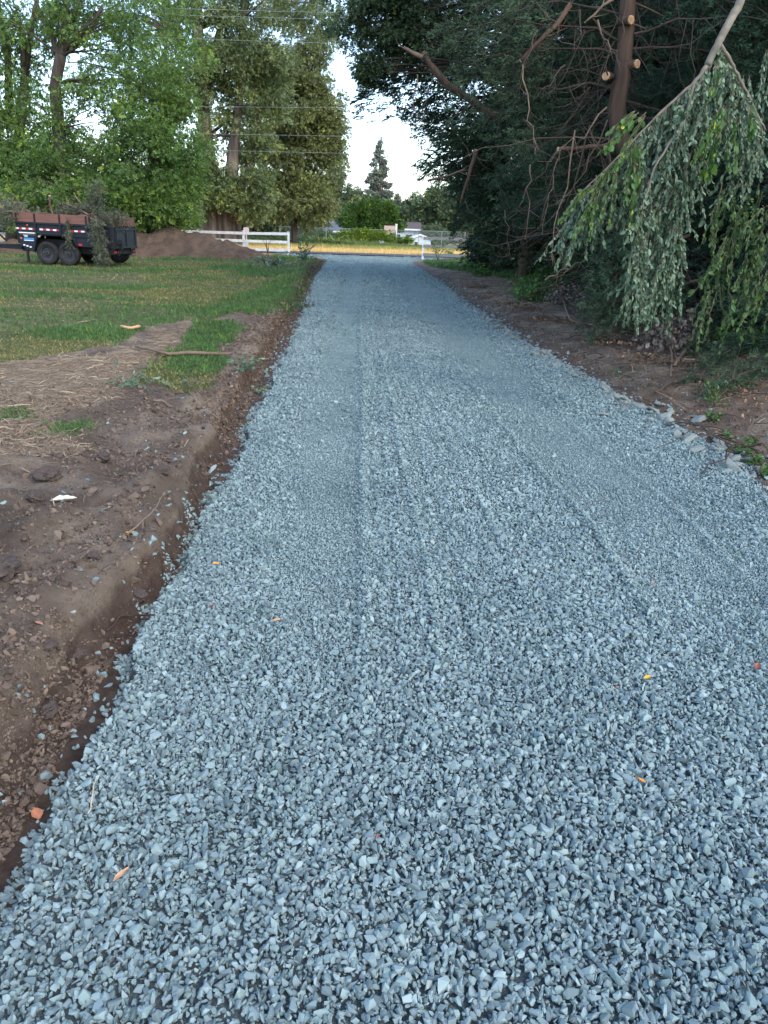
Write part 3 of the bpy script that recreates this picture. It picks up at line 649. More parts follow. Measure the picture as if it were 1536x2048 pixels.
for k in range(3):
    b = MB(); b.box((X0 + .25 + k * .11, -.006, .62 - .028 * k), (.07, .006, .045)); T(b, 'reflector_patch', M_white)
def text(s, loc, size, m_, parent, rot=(PI / 2, 0, 0), ext=.003, width=None, name='lettering'):
    cu = bpy.data.curves.new(name, 'FONT'); cu.body = s; cu.size = size; cu.extrude = ext; cu.align_x = 'LEFT'
    o = bpy.data.objects.new(name, cu); COL.objects.link(o); o.location = loc; o.rotation_euler = rot; o.parent = parent
    bpy.context.view_layer.update(); dg = bpy.context.evaluated_depsgraph_get(); me = bpy.data.meshes.new_from_object(o.evaluated_get(dg))
    bpy.data.objects.remove(o); me.materials.clear(); me.materials.append(m_)
    o2 = bpy.data.objects.new(name, me); COL.objects.link(o2); o2.location = loc; o2.rotation_euler = rot; o2.parent = parent
    if width:
        xs_ = [v.co.x for v in me.vertices]; o2.scale.x = width / (max(xs_) - min(xs_))
    return o2
# pale sheared decal (too blurred in the photograph to read) and the blue sticker under it
b = MB()
b.prism([(X0 + 0.10, 1.045), (X0 + 0.14, 0.960), (X0 + 0.24, 0.960), (X0 + 0.30, 0.890), (X0 + 0.40, 0.900), (X0 + 0.42, 0.955), (X0 + 0.68, 0.955), (X0 + 0.70, 1.045)], -.008, -.002)
b.prism([(X0 + 0.74, 1.045), (X0 + 0.76, 0.900), (X0 + 0.85, 0.900), (X0 + 0.86, 0.950), (X0 + 0.94, 0.970), (X0 + 0.95, 1.045)], -.008, -.002); T(b, 'decal', M_white)
b = MB(); b.box((X0 + .44, -.006, .81), (.36, .008, .11)); T(b, 'sticker', M_blue)
b = MB(); b.box((X0 + .44, -.012, .775), (.34, .004, .022)); T(b, 'sticker_stripe', M_white)
b = MB(); b.lathe([(.035, 0), (.035, .02), (.001, .025)], (X0 + .17, -.0, .84), (0, -1, 0), 14); T(b, 'marker_lamp', M_orange)
b = MB(); b.lathe([(.03, 0), (.03, .02), (.001, .025)], (-.98, -.005, 1.28), (0, -1, 0), 14); T(b, 'marker_lamp', M_orange)
for x, y_, z_ in ((.85, -.01, .72), (1.45, -.01, .72)):
    b = MB(); b.box((x, y_, z_), (.11, .03, .07)); T(b, 'side_lamp', M_redr)
for y_ in (.12, .42, W - .12):
    b = MB(); b.box((X1 - .02 + .0, y_, .53), (.03, .16, .07)); T(b, 'tail_lamp', M_redr)
b = MB(); b.box((X1 + .12, .30, .78), (.10, .10, .30)); b.tube([(X1 + .1, .3, .93), (X1 + .16, .2, .86), (X1 + .1, .1, .80)], .03, 6); T(b, 'gate_latch', M_tdark)
bpy.context.view_layer.update()
TM = trailer.matrix_world.copy()
def tl(x, y, z): return np.array((TM @ Vector((x, y, z)))[:])

# load of branches: each a thing of its own
def branch(name, label, pts, rad, m_, cat='branch', group=None, leaves=None, cut=True, side_twigs=0, wv=0.03, fm=None, tl_len=.4):
    pts = np.asarray(pts, float); root = empty(name, pts[0], label, cat, group); q = pts - pts[0]
    K = max(10, 3 * len(q)); t_ = np.linspace(0, 1, K); q = np.stack([np.interp(t_, np.linspace(0, 1, len(q)), q[:, k]) for k in range(3)], 1)
    q[1:-1] += rng.normal(0, wv * .3, (K - 2, 3)); q[1:-1] = (q[:-2] + 2 * q[1:-1] + q[2:]) / 4
    b = MB(); b.tube(q, rad, 7, .12)
    for k in range(side_twigs):
        i = rng.integers(1, K - 1); d = norm(rng.normal(size=3) + (q[-1] - q[0]) * .4 / (np.linalg.norm(q[-1]) + .01)); L = tl_len * rng.uniform(.4, 1.2)
        b.tube(curve(q[i], q[i] + d * L, -.08, 5, .08), [min(rad[-1] * .8 + .002, .010), .002], 4, 0, False)
    b.build('stem', m_, root, True)
    if cut:
        d = norm(q[0] - q[1]); c = MB(); c.lathe([(.0005, .003), (rad[0] * .98, .003), (rad[0] * .98, -.004)], q[0], d, 12); c.build('cut_end', M_cutwood, root)
    if leaves is not None:
        n, size, spread_, droop_ = leaves
        i = rng.integers(K // 6, K, n); p = q[i] + rng.normal(0, 1, (n, 3)) * spread_; p[:, 2] -= droop_ * np.abs(rng.normal(0, 1, n))
        d = norm(rng.normal(0, .7, (n, 3)) + np.array([0, 0, -.5 * (droop_ > 0)]) + norm(q[-1] - q[0]) * .5)
        prt = []; wk = rng.integers(0, 5, n); sz = size * np.exp(rng.normal(0, .25, n))
        for k in range(5):
            w_ = wk == k
            if w_.any(): prt.append(scatter(*T_spray_fine[k], p[w_], frame(d[w_]), sz[w_]))
        v, f, r = join(prt); npmesh('foliage', v, f, fm or M_conifer2, root, dict(rnd=r))
    return root
M_leaf_dark = mat('leaf_dark', (.035, .07, .035), .6, (.05, .09, .04), 1, rnd=LF, trans=.2)
M_spray_grey = mat('wilted_juniper', (.10, .125, .085), .8, (.14, .15, .105), 3, rnd=LF, trans=.15)
M_spray_pale = mat('pale_wilted_foliage', (.25, .27, .17), .8, (.18, .17, .13), 4, rnd=LF, trans=.2)
G_LOAD = 'cut branches loaded in the trailer'
branch('cut_branch', 'thick bare branch leaning over the near side of the trailer load', [tl(0.44, 0.5, 1.59), tl(0.88, 0.3, 1.69), tl(1.32, 0, 1.59), tl(1.88, -0.12, 1.40)], [.045, .035, .02], M_twig_pale, group=G_LOAD, side_twigs=14)
branch('cut_branch', 'pale long branch running down through the middle of the trailer load', [tl(-0.08, 0.9, 2.07), tl(0.56, 0.7, 1.91), tl(1.04, 0.4, 1.72)], [.02, .03, .035], M_twig_pale, group=G_LOAD, side_twigs=12)
branch('cut_branch', 'short upright branch stub standing above the trailer boards', [tl(-0.18, 0.2, 2.26), tl(-0.24, 0.3, 2.01), tl(-0.22, 0.4, 1.58)], [.035, .035, .03], M_twig_pale, group=G_LOAD, side_twigs=4)
branch('cut_branch', 'thin curved stick poking up at the middle of the trailer load', [tl(0.28, 1.1, 2.41), tl(0.44, 1, 2.19), tl(0.72, 0.9, 1.98)], [.022, .025, .02], M_twig_pale, group=G_LOAD)
branch('cut_branch', 'long horizontal branch lying along the front board of the trailer', [tl(-2.08, 0.1, 1.67), tl(-1.20, 0.15, 1.68), tl(-0.32, 0.2, 1.71)], [.035, .03, .02], M_deadtwig, group=G_LOAD, side_twigs=10)
branch('juniper_bough', 'pale wilted bough sticking out over the front of the trailer', [tl(-0.80, 0.6, 1.58), tl(-1.52, 0.5, 1.87), tl(-2.08, 0.3, 1.87)], [.03, .012], M_twig_pale, 'bough', G_LOAD, (220, .22, .13, .02), fm=M_spray_pale)
branch('juniper_bough', 'grey green bough drooping down over the front corner of the trailer', [tl(-1.28, 0.1, 1.69), tl(-1.68, -0.05, 1.69), tl(-1.88, -0.1, 1.45)], [.03, .01], M_twig_pale, 'bough', G_LOAD, (170, .22, .13, .18), fm=M_spray_grey)
branch('juniper_bough', 'bushy grey green bough piled over the centre of the trailer', [tl(-0.32, 0.8, 1.69), tl(0.48, 0.9, 1.80), tl(1.28, 0.7, 1.72)], [.03, .01], M_twig_pale, 'bough', G_LOAD, (700, .22, .15, .04), fm=M_spray_grey)
branch('juniper_bough', 'green bough rising highest above the trailer load', [tl(0.72, 1, 1.72), tl(1.04, 1, 2.08), tl(1.20, 1, 2.55)], [.03, .01], M_twig_pale, 'bough', G_LOAD, (300, .22, .13, .0), fm=M_spray_grey)
branch('juniper_bough', 'low grey bough lying against the tailgate end of the load', [tl(1.12, 0.9, 1.58), tl(1.60, 0.8, 1.69), tl(2.08, 0.8, 1.62)], [.03, .01], M_twig_pale, 'bough', G_LOAD, (260, .22, .14, .02), fm=M_spray_grey)
branch('juniper_bough', 'long green bough hanging to the grass beside the rear corner of the trailer', [tl(1.36, 0.2, 1.65), tl(1.60, -0.25, 1.45), tl(1.68, -0.4, 0.90), tl(1.76, -0.42, 0.35)], [.03, .008], M_twig_pale, 'bough', G_LOAD, (620, .20, .10, .12), fm=M_spray_grey)
branch('juniper_bough', 'slim green bough hanging over the side beside the second wheel', [tl(0.48, 0.1, 1.65), tl(0.50, -0.12, 1.35), tl(0.54, -0.14, 0.80)], [.015, .005], M_twig_pale, 'bough', G_LOAD, (130, .17, .045, .05), fm=M_spray_grey)
# two loose tyres standing behind the tailgate
tr2 = empty('loose_tyre', (0, 0, 0), 'dark tyre standing on the grass behind the tailgate of the trailer', 'tyre'); p_ = G(236, 526.5, .02); tr2.location = (p_[0], p_[1] + .2, .02); tr2.rotation_euler = (0, 0, math.radians(8)); wheel(0, 0, -1, tr2, .40, .30)
tr3 = empty('loose_tyre', (0, 0, 0), 'dark tyre half hidden under the trailer left of the hanging green bough', 'tyre'); p_ = G(190, 524.5, .02); tr3.location = (p_[0], p_[1] + .4, .02); tr3.rotation_euler = (0, 0, .1); wheel(0, 0, -1, tr3, .38, .30)

# ------------------------------------------------------------------ dirt piles
M_pile = mat('dug_soil', (.125, .085, .056), .95, (.07, .048, .033), 2.2, bump=.05, bscale=9)
def mound(name, label, cx, cy, lx, ly, h, bumps, seed):
    n, m2 = 150, 80; U_, V_ = np.meshgrid(np.linspace(-1, 1, n), np.linspace(-1, 1, m2)); x = U_ * lx; y = V_ * ly; z = np.zeros_like(x)
    for bx, by, br, bry, bh in bumps: z = np.maximum(z, bh * np.clip(1 - np.sqrt(((x - bx) / br) ** 2 + ((y - by) / bry) ** 2), 0, 1) ** .85) if True else z
    z = z * (1 + .18 * (fbm(x * 1.2 + seed, y * 1.2, seed, 4) - .5)) + (fbm(x * 4, y * 4, seed + 3, 4) - .5) * .16 * (z > .02) + np.maximum(fbm(x * 9, y * 9, seed + 8, 2) - .6, 0) * .25 * (z > .05) - .06
    I_ = np.arange(n * m2).reshape(m2, n); f = np.stack([I_[:-1, :-1], I_[:-1, 1:], I_[1:, 1:], I_[1:, :-1]], -1).reshape(-1, 4)
    zz = .0
    o = npmesh(name, np.stack([x.ravel(), y.ravel(), z.ravel()], 1), f, M_pile, smooth=False); o.location = (cx, cy, zz); return tag(o, label, 'dirt pile')
mound('dirt_pile', 'large mound of brown excavated dirt behind the trailer', -9.6, 37.3, 6.2, 2.4, 1.5, [(-3.2, .3, 3.4, 2.0, 1.50), (-1.0, .2, 3.2, 2.0, 1.45), (.4, 0, 2.8, 1.8, 1.22), (1.9, -.5, 2.0, 1.4, .92), (2.8, -.5, 1.5, 1.2, .60), (-4.8, .2, 2, 1.8, 1.3)], 3)
mound('dirt_pile', 'low bank of dark dirt at the far left of the lawn', -19.0, 36.0, 3.4, 1.6, .8, [(-.5, 0, 3.0, 1.4, .95), (1.6, .1, 2.0, 1.2, .7)], 9)

# ------------------------------------------------------------------ fences
M_fpaint = mat('weathered_white_paint', (.70, .73, .76), .7, (.54, .56, .58), 7, bump=.002, bscale=30)
M_fgrey = mat('bare_grey_board', (.23, .23, .235), .85, (.16, .16, .165), 9, bump=.002, bscale=30, stretch=(1, 4, 8))
def rail_fence(label, x_list, Y, zb, h, rails, mrail, mpost=M_fpaint, dy=0.0):
    root = empty('rail_fence', (x_list[0], Y, zb), label, 'fence')
    for i, x in enumerate(x_list):
        b = MB(); b.box((x - x_list[0], 0, h / 2 - .1), (.12, .12, h + .25 - .05)); b.box((x - x_list[0], 0, h + .03), (.15, .15, .03)); b.build('post', mpost, root)
    for i in range(len(x_list) - 1):
        for z_ in rails:
            b = MB(); b.bar((x_list[i] - x_list[0] + .01, -.075, z_ + rng.normal(0, .008)), (x_list[i + 1] - x_list[0] - .01, -.075, z_ + rng.normal(0, .008)), .035, .15); b.build('rail', mrail, root)
    return root
fx = [P(577, 480, 45.9)[0] - k * 2.62 for k in range(9)]
rail_fence('white three rail fence behind the dirt pile left of the driveway', fx, 45.9, -.05, 1.22, (.25, .70, 1.13), M_fpaint)
fx2 = [P(847, 480, 44.6)[0] + k * 2.7 for k in range(4)]
rail_fence('weathered rail fence starting right of the driveway entrance', fx2, 44.6, -.05, 1.26, (.28, .74, 1.15), M_fgrey)
# white marker box on a post behind the left fence
pb = empty('marker_post', (P(493, 480, 46.6)[0], 46.6, 0), 'short white utility box on a post behind the left rail fence', 'post')
b = MB(); b.box((0, 0, .3), (.16, .16, .7)); b.build('post', M_fpaint, pb); b = MB(); b.box((0, 0, 1.22), (.30, .22, .24)); b.box((0, 0, 1.36), (.24, .18, .05)); b.box((0, 0, .85), (.07, .07, .6)); b.build('box', mat('pale_pink_plastic', (.62, .5, .48), .6), pb)

# ------------------------------------------------------------------ houses and far objects
M_roof = mat('grey_shingles', (.10, .115, .15), .9, (.14, .155, .19), 6, bump=.01, bscale=20)
M_roofb = mat('brown_shingles', (.10, .078, .075), .9, (.12, .095, .095), 6)
M_cream = mat('cream_siding', (.50, .42, .34), .85, (.44, .36, .29), 3); M_wsid = mat('white_siding', (.62, .68, .76), .8, (.52, .58, .66), 3)
M_pink = mat('pinkish_wall', (.50, .36, .32), .85); M_glass = mat('dark_glass', (.03, .04, .05), .15, spec=.6); M_trim = mat('white_trim', (.72, .75, .78), .7)
def house(label, x, y, w, d, h, roofh, mw, mr, wins, ov=.45, gable='x', name='house', rot=0):
    r = empty(name, (x, y, FZ(y)), label, 'house' if name == 'house' else name); r.rotation_euler.z = rot
    b = MB(); b.box((0, 0, h / 2), (w, d, h))
    if gable == 'x': b.prism([(-w / 2, h), (w / 2, h), (0, h + roofh * .96)], -d / 2, d / 2) if False else None
    # gable walls
    if gable == 'x':
        for sx in (-1, 1):
            b.add([(sx * w / 2, -d / 2, h), (sx * w / 2, d / 2, h), (sx * w / 2, 0, h + roofh * .95), (sx * (w / 2 - .1), -d / 2, h), (sx * (w / 2 - .1), d / 2, h), (sx * (w / 2 - .1), 0, h + roofh * .95)], [(0, 1, 2), (5, 4, 3), (0, 3, 4, 1), (1, 4, 5, 2), (2, 5, 3, 0)])
    else:
        b.prism([(-w / 2, h), (w / 2, h), (0, h + roofh * .95)], -d / 2, -d / 2 + .1); b.prism([(-w / 2, h), (w / 2, h), (0, h + roofh * .95)], d / 2 - .1, d / 2)
    b.build('wall', mw, r)
    b = MB(); t = .12
    if gable == 'x':
        k = roofh / (d / 2)
        for s_ in (-1, 1):
            y1 = s_ * (d / 2 + ov); z1 = h - ov * k
            b.add([(-w / 2 - ov, 0, h + roofh), (w / 2 + ov, 0, h + roofh), (w / 2 + ov, y1, z1), (-w / 2 - ov, y1, z1), (-w / 2 - ov, 0, h + roofh + t), (w / 2 + ov, 0, h + roofh + t), (w / 2 + ov, y1, z1 + t), (-w / 2 - ov, y1, z1 + t)], [(0, 1, 2, 3), (7, 6, 5, 4), (0, 4, 5, 1), (1, 5, 6, 2), (2, 6, 7, 3), (3, 7, 4, 0)])
    else:
        k = roofh / (w / 2)
        for s_ in (-1, 1):
            x1 = s_ * (w / 2 + ov); z1 = h - ov * k
            b.add([(0, -d / 2 - ov, h + roofh), (0, d / 2 + ov, h + roofh), (x1, d / 2 + ov, z1), (x1, -d / 2 - ov, z1), (0, -d / 2 - ov, h + roofh + t), (0, d / 2 + ov, h + roofh + t), (x1, d / 2 + ov, z1 + t), (x1, -d / 2 - ov, z1 + t)], [(0, 1, 2, 3), (7, 6, 5, 4), (0, 4, 5, 1), (1, 5, 6, 2), (2, 6, 7, 3), (3, 7, 4, 0)])
    b.build('roof', mr, r)
    b = MB()
    if gable == 'x': b.box((0, -d / 2 - ov - .02, h - ov * roofh / (d / 2) + .04), (w + 2 * ov, .04, .2))
    else:
        for s_ in (-1, 1): b.bar((0, -d / 2 - ov - .02, h + roofh + .02), (s_ * (w / 2 + ov), -d / 2 - ov - .02, h - ov * roofh / (w / 2) + .02), .05, .2)
    b.build('fascia', M_trim, r)
    for (wx, wz, ww, wh) in wins:
        b = MB(); b.box((wx, -d / 2 - .02, wz), (ww + .16, .05, wh + .16)); fr = b.build('window', M_trim, r)
        b = MB(); b.box((wx, -d / 2 - .05, wz), (ww, .02, wh)); b.build('pane', M_glass, fr)
    return r
hx = lambda px, Y: P(px, 470, Y)[0]
house('cream house with blue grey gable roof behind the hedge', hx(705, 108), 111, 7.4, 6, 2.4, 1.4, M_cream, M_roof, [(-1.9, 1.5, 1.2, 1.0), (2.9, 1.3, .5, 1.9)], rot=.0)
house('white house with brown roof right of the round tree', hx(797, 104), 108, 5.2, 6, 2.85, .75, M_wsid, M_roofb, [(-.2, 1.6, .9, 1.1), (1.4, 1.6, .8, 1.1)], gable='x')
house('low white shed in front of the white house', hx(841, 97), 99, 2.6, 4, 1.75, .45, M_wsid, M_trim, [(-.5, .95, .4, .9)], .15, 'y', 'shed')
# pink wall end with white pillar
pw = empty('garden_wall', (hx(779, 86), 86, 0), 'short pinkish wall with white end pillar right of the clipped hedge', 'wall')
b = MB(); b.box((0, 0, .9), (1.2, .2, 1.9)); b.build('wall', M_pink, pw); b = MB(); b.box((.72, 0, .95), (.2, .26, 2.0)); b.box((.72, 0, 2.0), (.28, .34, .1)); b.build('pillar', M_trim, pw)
# chain-link fence
M_galv = mat('galvanised_pipe', (.32, .35, .37), .5, metal=.5)
cf = empty('chain_link_fence', (hx(560, 84.5), 84.5, 0), 'grey pipe and wire mesh fence at the back of the field', 'fence'); cx0 = hx(560, 84.5); cx1 = hx(930, 84.5)
for k in range(9):
    b = MB(); x = (cx1 - cx0) * k / 8; b.tube([(x, 0, -.1), (x, 0, 1.45)], .035, 8); b.build('post', M_galv, cf)
b = MB(); b.tube([(0, 0, 1.42), (cx1 - cx0, 0, 1.42)], .025, 6); b.build('top_rail', M_galv, cf)
b = MB()
for k in range(0, 300):
    x = k * (cx1 - cx0) / 300; s_ = 1.35
    b.add([(x, .03, .05), (x + .005, .03, .05), (x + s_ + .005, .03, 1.4), (x + s_, .03, 1.4)], [(0, 1, 2, 3)]); b.add([(x + s_, .04, .05), (x + s_ + .005, .04, .05), (x + .005, .04, 1.4), (x, .04, 1.4)], [(0, 1, 2, 3)])
b.build('wire_mesh', M_galv, cf)
# pale parked car glimpsed under the trees
M_carw = mat('white_car_paint', (.65, .70, .76), .3, spec=.6)
def car(label, x, y, m_, L=4.5):
    r = empty('parked_car', (x, y, FZ(y) + .1), label, 'car')
    b = MB(); h = L / 2
    b.prism([(-h, .35), (-h, .75), (-h + .25, .86), (-h * .45, .95), (h * .8, .95), (h - .05, .85), (h, .35), (h * .75, .25), (-h * .75, .25)], -.85, .85); b.prism([(-h * .42, .95), (-h * .12, 1.42), (h * .48, 1.45), (h * .75, .95)], -.72, .72)
    b.build('body', m_, r)
    b = MB(); b.prism([(-h * .35, .99), (-h * .10, 1.36), (h * .16, 1.38), (h * .16, .99)], -.735, -.725); b.prism([(h * .20, .99), (h * .20, 1.38), (h * .45, 1.37), (h * .66, .99)], -.735, -.725); b.build('side_window', M_glass, r)
    for xx in (-h * .62, h * .62): wheel(xx, -.78, -1, r, .32, .2); wheel(xx, .78, 1, r, .32, .2)
    return r
car('white car parked far behind the field left of the cream house', hx(620, 98), 98, M_carw)

# low white picket panels right of the shed
pf = empty('picket_fence', (hx(856, 96), 96, FZ(96)), 'low white picket fence right of the little white shed', 'fence')
for k in range(17):
    b = MB(); b.box((k * .15, 0, .50), (.09, .03, 1.0 + .05 * (k % 2))); b.build('picket', M_wsid, pf)
b = MB(); b.box((1.2, .03, .30), (2.5, .03, .07)); b.box((1.2, .03, .82), (2.5, .03, .07)); b.build('rail', M_trim, pf)
# shrubs and hedge
def shrub(name, label, cat, px, Y, w, h, lm, n=2600, leaf=.22, lobes=None, group=None, dpt=None, tr=.06):
    r = empty(name, (hx(px, Y), Y, FZ(Y) + .05), label, cat, group)
    d = dpt or w * .7
    broadleaf(r, [(0, 0, 0), (.05, 0, h * .35), (0, .05, h * .6)], [tr * 1.3, tr * .4], lobes or [(0, 0, h * .52, w / 2 * .82, d / 2 * .82, h * .40, 1)], max(14, n // 60), n, leaf, lm, M_bark, 3, .8, clump_r=(.12 * min(w, h) * 1.0, .26 * min(w, h)), limb_r=.03, shell=.3)
    return r
r = empty('clipped_hedge', (hx(733, 82.5), 82.5, -.03), 'bright green clipped hedge at the back edge of the field', 'hedge')
broadleaf(r, [(0, 0, 0), (0, 0, .5)], [.05, .02], [(-2.4, 0, .72, .8, .6, .55, 1), (-1.3, 0, .80, 1.0, .6, .62, 1.2), (0, 0, .85, 1.1, .6, .66, 1.4), (1.2, 0, .74, 1.0, .6, .56, 1), (2.3, 0, .70, .85, .6, .55, 1)], 240, 5200, .20, M_leaf_hedge, M_bark, 5, .8, clump_r=(.18, .34), shell=.2, limbs=False)
r = empty('round_tree', (hx(744, 90), 90, FZ(90)), 'dense round mid green tree standing behind the clipped hedge', 'tree')
broadleaf(r, [(0, 0, 0), (.1, 0, 1.0), (0, .1, 2.2), (.2, 0, 3.6)], [.14, .10, .05], [(-1.5, 0, 3.0, 1.9, 1.9, 1.45, 1), (1.4, 0, 3.0, 2.0, 1.9, 1.5, 1), (0, 0, 3.6, 1.9, 1.8, 1.3, 1), (0, 0, 2.3, 3.0, 2, .9, 1)], 150, 12000, .34, M_leaf_bush, M_bark, 5, clump_r=(.35, .75), shell=.35)
shrub('field_bush', 'leafy green bush between the car and the cream house', 'bush', 650, 90, 3.0, 1.9, M_leaf_bush)
shrub('field_bush', 'small yellow green bush by the wire fence in front of the shed', 'bush', 814, 83, 1.4, 1.0, M_leaf_hedge, 900, .16)
shrub('field_bush', 'grey green bush behind the low white shed', 'bush', 868, 103, 4.2, 3.4, M_leaf_far, 2600, .3)
shrub('field_bush', 'low dark weeds bush beside the pinkish wall', 'bush', 797, 84, 1.5, .8, M_leaf_far, 700, .16)

# ------------------------------------------------------------------ far trees
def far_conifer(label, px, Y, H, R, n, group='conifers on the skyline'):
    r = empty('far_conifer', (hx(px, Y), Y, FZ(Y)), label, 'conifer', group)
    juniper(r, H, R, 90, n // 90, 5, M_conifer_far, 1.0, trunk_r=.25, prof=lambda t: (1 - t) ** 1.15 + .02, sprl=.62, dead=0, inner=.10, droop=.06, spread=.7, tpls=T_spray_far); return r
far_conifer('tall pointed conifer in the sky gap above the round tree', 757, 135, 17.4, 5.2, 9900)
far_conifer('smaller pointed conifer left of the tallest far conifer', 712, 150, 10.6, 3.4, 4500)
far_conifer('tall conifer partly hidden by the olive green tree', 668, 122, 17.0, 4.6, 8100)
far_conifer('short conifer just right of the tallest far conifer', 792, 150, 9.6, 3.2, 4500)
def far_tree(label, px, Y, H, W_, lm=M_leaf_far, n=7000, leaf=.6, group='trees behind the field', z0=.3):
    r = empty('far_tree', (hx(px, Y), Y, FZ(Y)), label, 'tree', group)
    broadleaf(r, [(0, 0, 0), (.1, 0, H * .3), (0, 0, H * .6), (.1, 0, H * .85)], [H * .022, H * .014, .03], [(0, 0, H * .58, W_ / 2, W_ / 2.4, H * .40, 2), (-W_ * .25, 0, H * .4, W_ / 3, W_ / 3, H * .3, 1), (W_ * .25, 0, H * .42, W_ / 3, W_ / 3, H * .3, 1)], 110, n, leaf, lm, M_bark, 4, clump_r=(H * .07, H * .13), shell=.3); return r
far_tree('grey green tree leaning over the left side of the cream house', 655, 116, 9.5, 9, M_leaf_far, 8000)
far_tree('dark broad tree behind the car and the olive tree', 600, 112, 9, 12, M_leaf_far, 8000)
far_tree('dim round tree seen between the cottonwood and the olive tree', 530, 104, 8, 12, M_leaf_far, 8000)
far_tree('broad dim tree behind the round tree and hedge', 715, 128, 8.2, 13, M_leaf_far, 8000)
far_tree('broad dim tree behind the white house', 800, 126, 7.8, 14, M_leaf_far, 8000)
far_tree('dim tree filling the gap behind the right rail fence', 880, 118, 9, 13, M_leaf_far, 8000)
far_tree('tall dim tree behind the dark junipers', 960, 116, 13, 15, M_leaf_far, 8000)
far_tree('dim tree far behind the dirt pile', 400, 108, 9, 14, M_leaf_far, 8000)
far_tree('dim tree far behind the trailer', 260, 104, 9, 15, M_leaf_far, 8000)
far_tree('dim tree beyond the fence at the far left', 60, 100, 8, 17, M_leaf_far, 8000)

# ------------------------------------------------------------------ big trees on the left
def tp(px, py, Y, o): return P(px, py, Y) - np.asarray(o)
# olive coloured tree by the end of the fence
o = np.array([hx(590, 70), 70, -.1]); r = empty('olive_tree', o, 'broad olive green tree right of the cottonwood trunk, low crown', 'tree')
def lobe(px, py, Y, o, rx, rz, w_, ry=None):
    c = tp(px, py, Y, o); return (c[0], c[1], c[2], rx, ry or rx * .8, rz, w_)
broadleaf(r, [(0, 0, 0), (-.1, 0, 1.8), tp(600, 400, 70, o), tp(590, 300, 70, o), tp(600, 200, 70, o), tp(590, 140, 70, o)], [.34, .26, .2, .12, .05],
          [lobe(600, 400, 69, o, 3.4, 2.0, 2.0), lobe(560, 330, 70, o, 3.6, 3.2, 2.2), lobe(630, 320, 70, o, 2.6, 3.6, 2.2), lobe(585, 220, 70, o, 4.0, 3.4, 2.6), lobe(650, 260, 70, o, 1.5, 2.6, 1.0), lobe(560, 140, 70, o, 3.2, 2.6, 1.4), lobe(520, 380, 68, o, 2.2, 2.0, 1.0), lobe(628, 390, 69, o, 1.1, 1.2, .6), lobe(575, 60, 71, o, 3.4, 3.2, 1.4), lobe(640, 60, 71, o, 2.0, 3.4, .8), lobe(620, 150, 70, o, 2.4, 2.4, 1.2), lobe(535, 250, 70, o, 2.2, 3.0, 1.4), lobe(645, 220, 70, o, 1.9, 2.4, 1.2), lobe(540, 320, 69, o, 2.0, 2.6, 1.2), lobe(600, 270, 69, o, 3.0, 2.6, 1.5)],
          420, 38000, .33, M_leaf_olive, M_bark, 6, clump_r=(.6, 1.15), shell=.35, droop=.3, limb_r=.12)
# cottonwood with the massive pale trunk
o = np.array([hx(440, 60), 60, -.1]); r = empty('cottonwood_tree', o, 'huge cottonwood with a massive furrowed trunk behind the left fence', 'tree')
def st(*pts): return np.array([tp(a, b_, 60 + c, o) for a, b_, c in pts])
stems = [(st((425, 440, .2), (418, 360, 0), (412, 280, .2), (403, 170, .3), (395, 60, .4), (392, -80, .4)), [.95, .62, .5, .45, .38, .3]),
         (st((410, 170, .5), (428, 110, .6), (440, 60, .8), (465, -60, .9)), [.32, .28, .22, .15]),
         (st((455, 440, 0), (462, 380, 0), (467, 300, .3), (478, 200, .5), (486, 60, .8), (490, -80, 1)), [.85, .55, .42, .32, .25, .18]),
         (st((470, 400, .8), (500, 320, 1.4), (520, 220, 1.6), (530, 130, 1.6)), [.3, .22, .14, .06]),
         (st((400, 200, .3), (385, 175, .2), (355, 160, 0), (340, 98, 0)), [.2, .15, .1, .05]),
         (st((400, 210, .3), (372, 165, .4), (345, 90, .5)), [.16, .1, .05])]
base = [np.array([(0, 0, -.2), (-.02, 0, .5), (0, 0, 1.2), (.0, 0, 2.0), (.02, 0, 2.7)]), [1.75, 1.48, 1.32, 1.28, 1.2]]
tk = MB(); K = 22; n_ = 96; zz = np.linspace(-.2, 3.0, K)
th = np.linspace(0, 2 * PI, n_, endpoint=False); fl = 1 + .10 * np.sin(th * 5 + 1) + .06 * np.sin(th * 9) + .035 * rng.normal(size=n_) + .05 * np.sin(th * 17 + 2)
vv = []
for z_ in zz:
    R_ = np.interp(z_, [-.2, .4, 1.4, 3.0], [1.78, 1.52, 1.36, 1.30]); vv.append(np.stack([R_ * fl * np.cos(th + .02 * z_), R_ * .7 * fl * np.sin(th), np.full(n_, z_)], 1))
tk.add(np.concatenate(vv), [(i * n_ + j, i * n_ + (j + 1) % n_, (i + 1) * n_ + (j + 1) % n_, (i + 1) * n_ + j) for i in range(K - 1) for j in range(n_)] + [tuple((K - 1) * n_ + j for j in range(n_))])
tk.build('trunk', M_bark_cotton, r, True)
tk = MB()
for p_, rd in stems:
    t_ = np.linspace(0, 1, 18); q = np.stack([np.interp(t_, np.linspace(0, 1, len(p_)), p_[:, k]) for k in range(3)], 1); tk.tube(q, rd, 12, .08)
tk.build('limbs', M_bark_cotton, r, True)
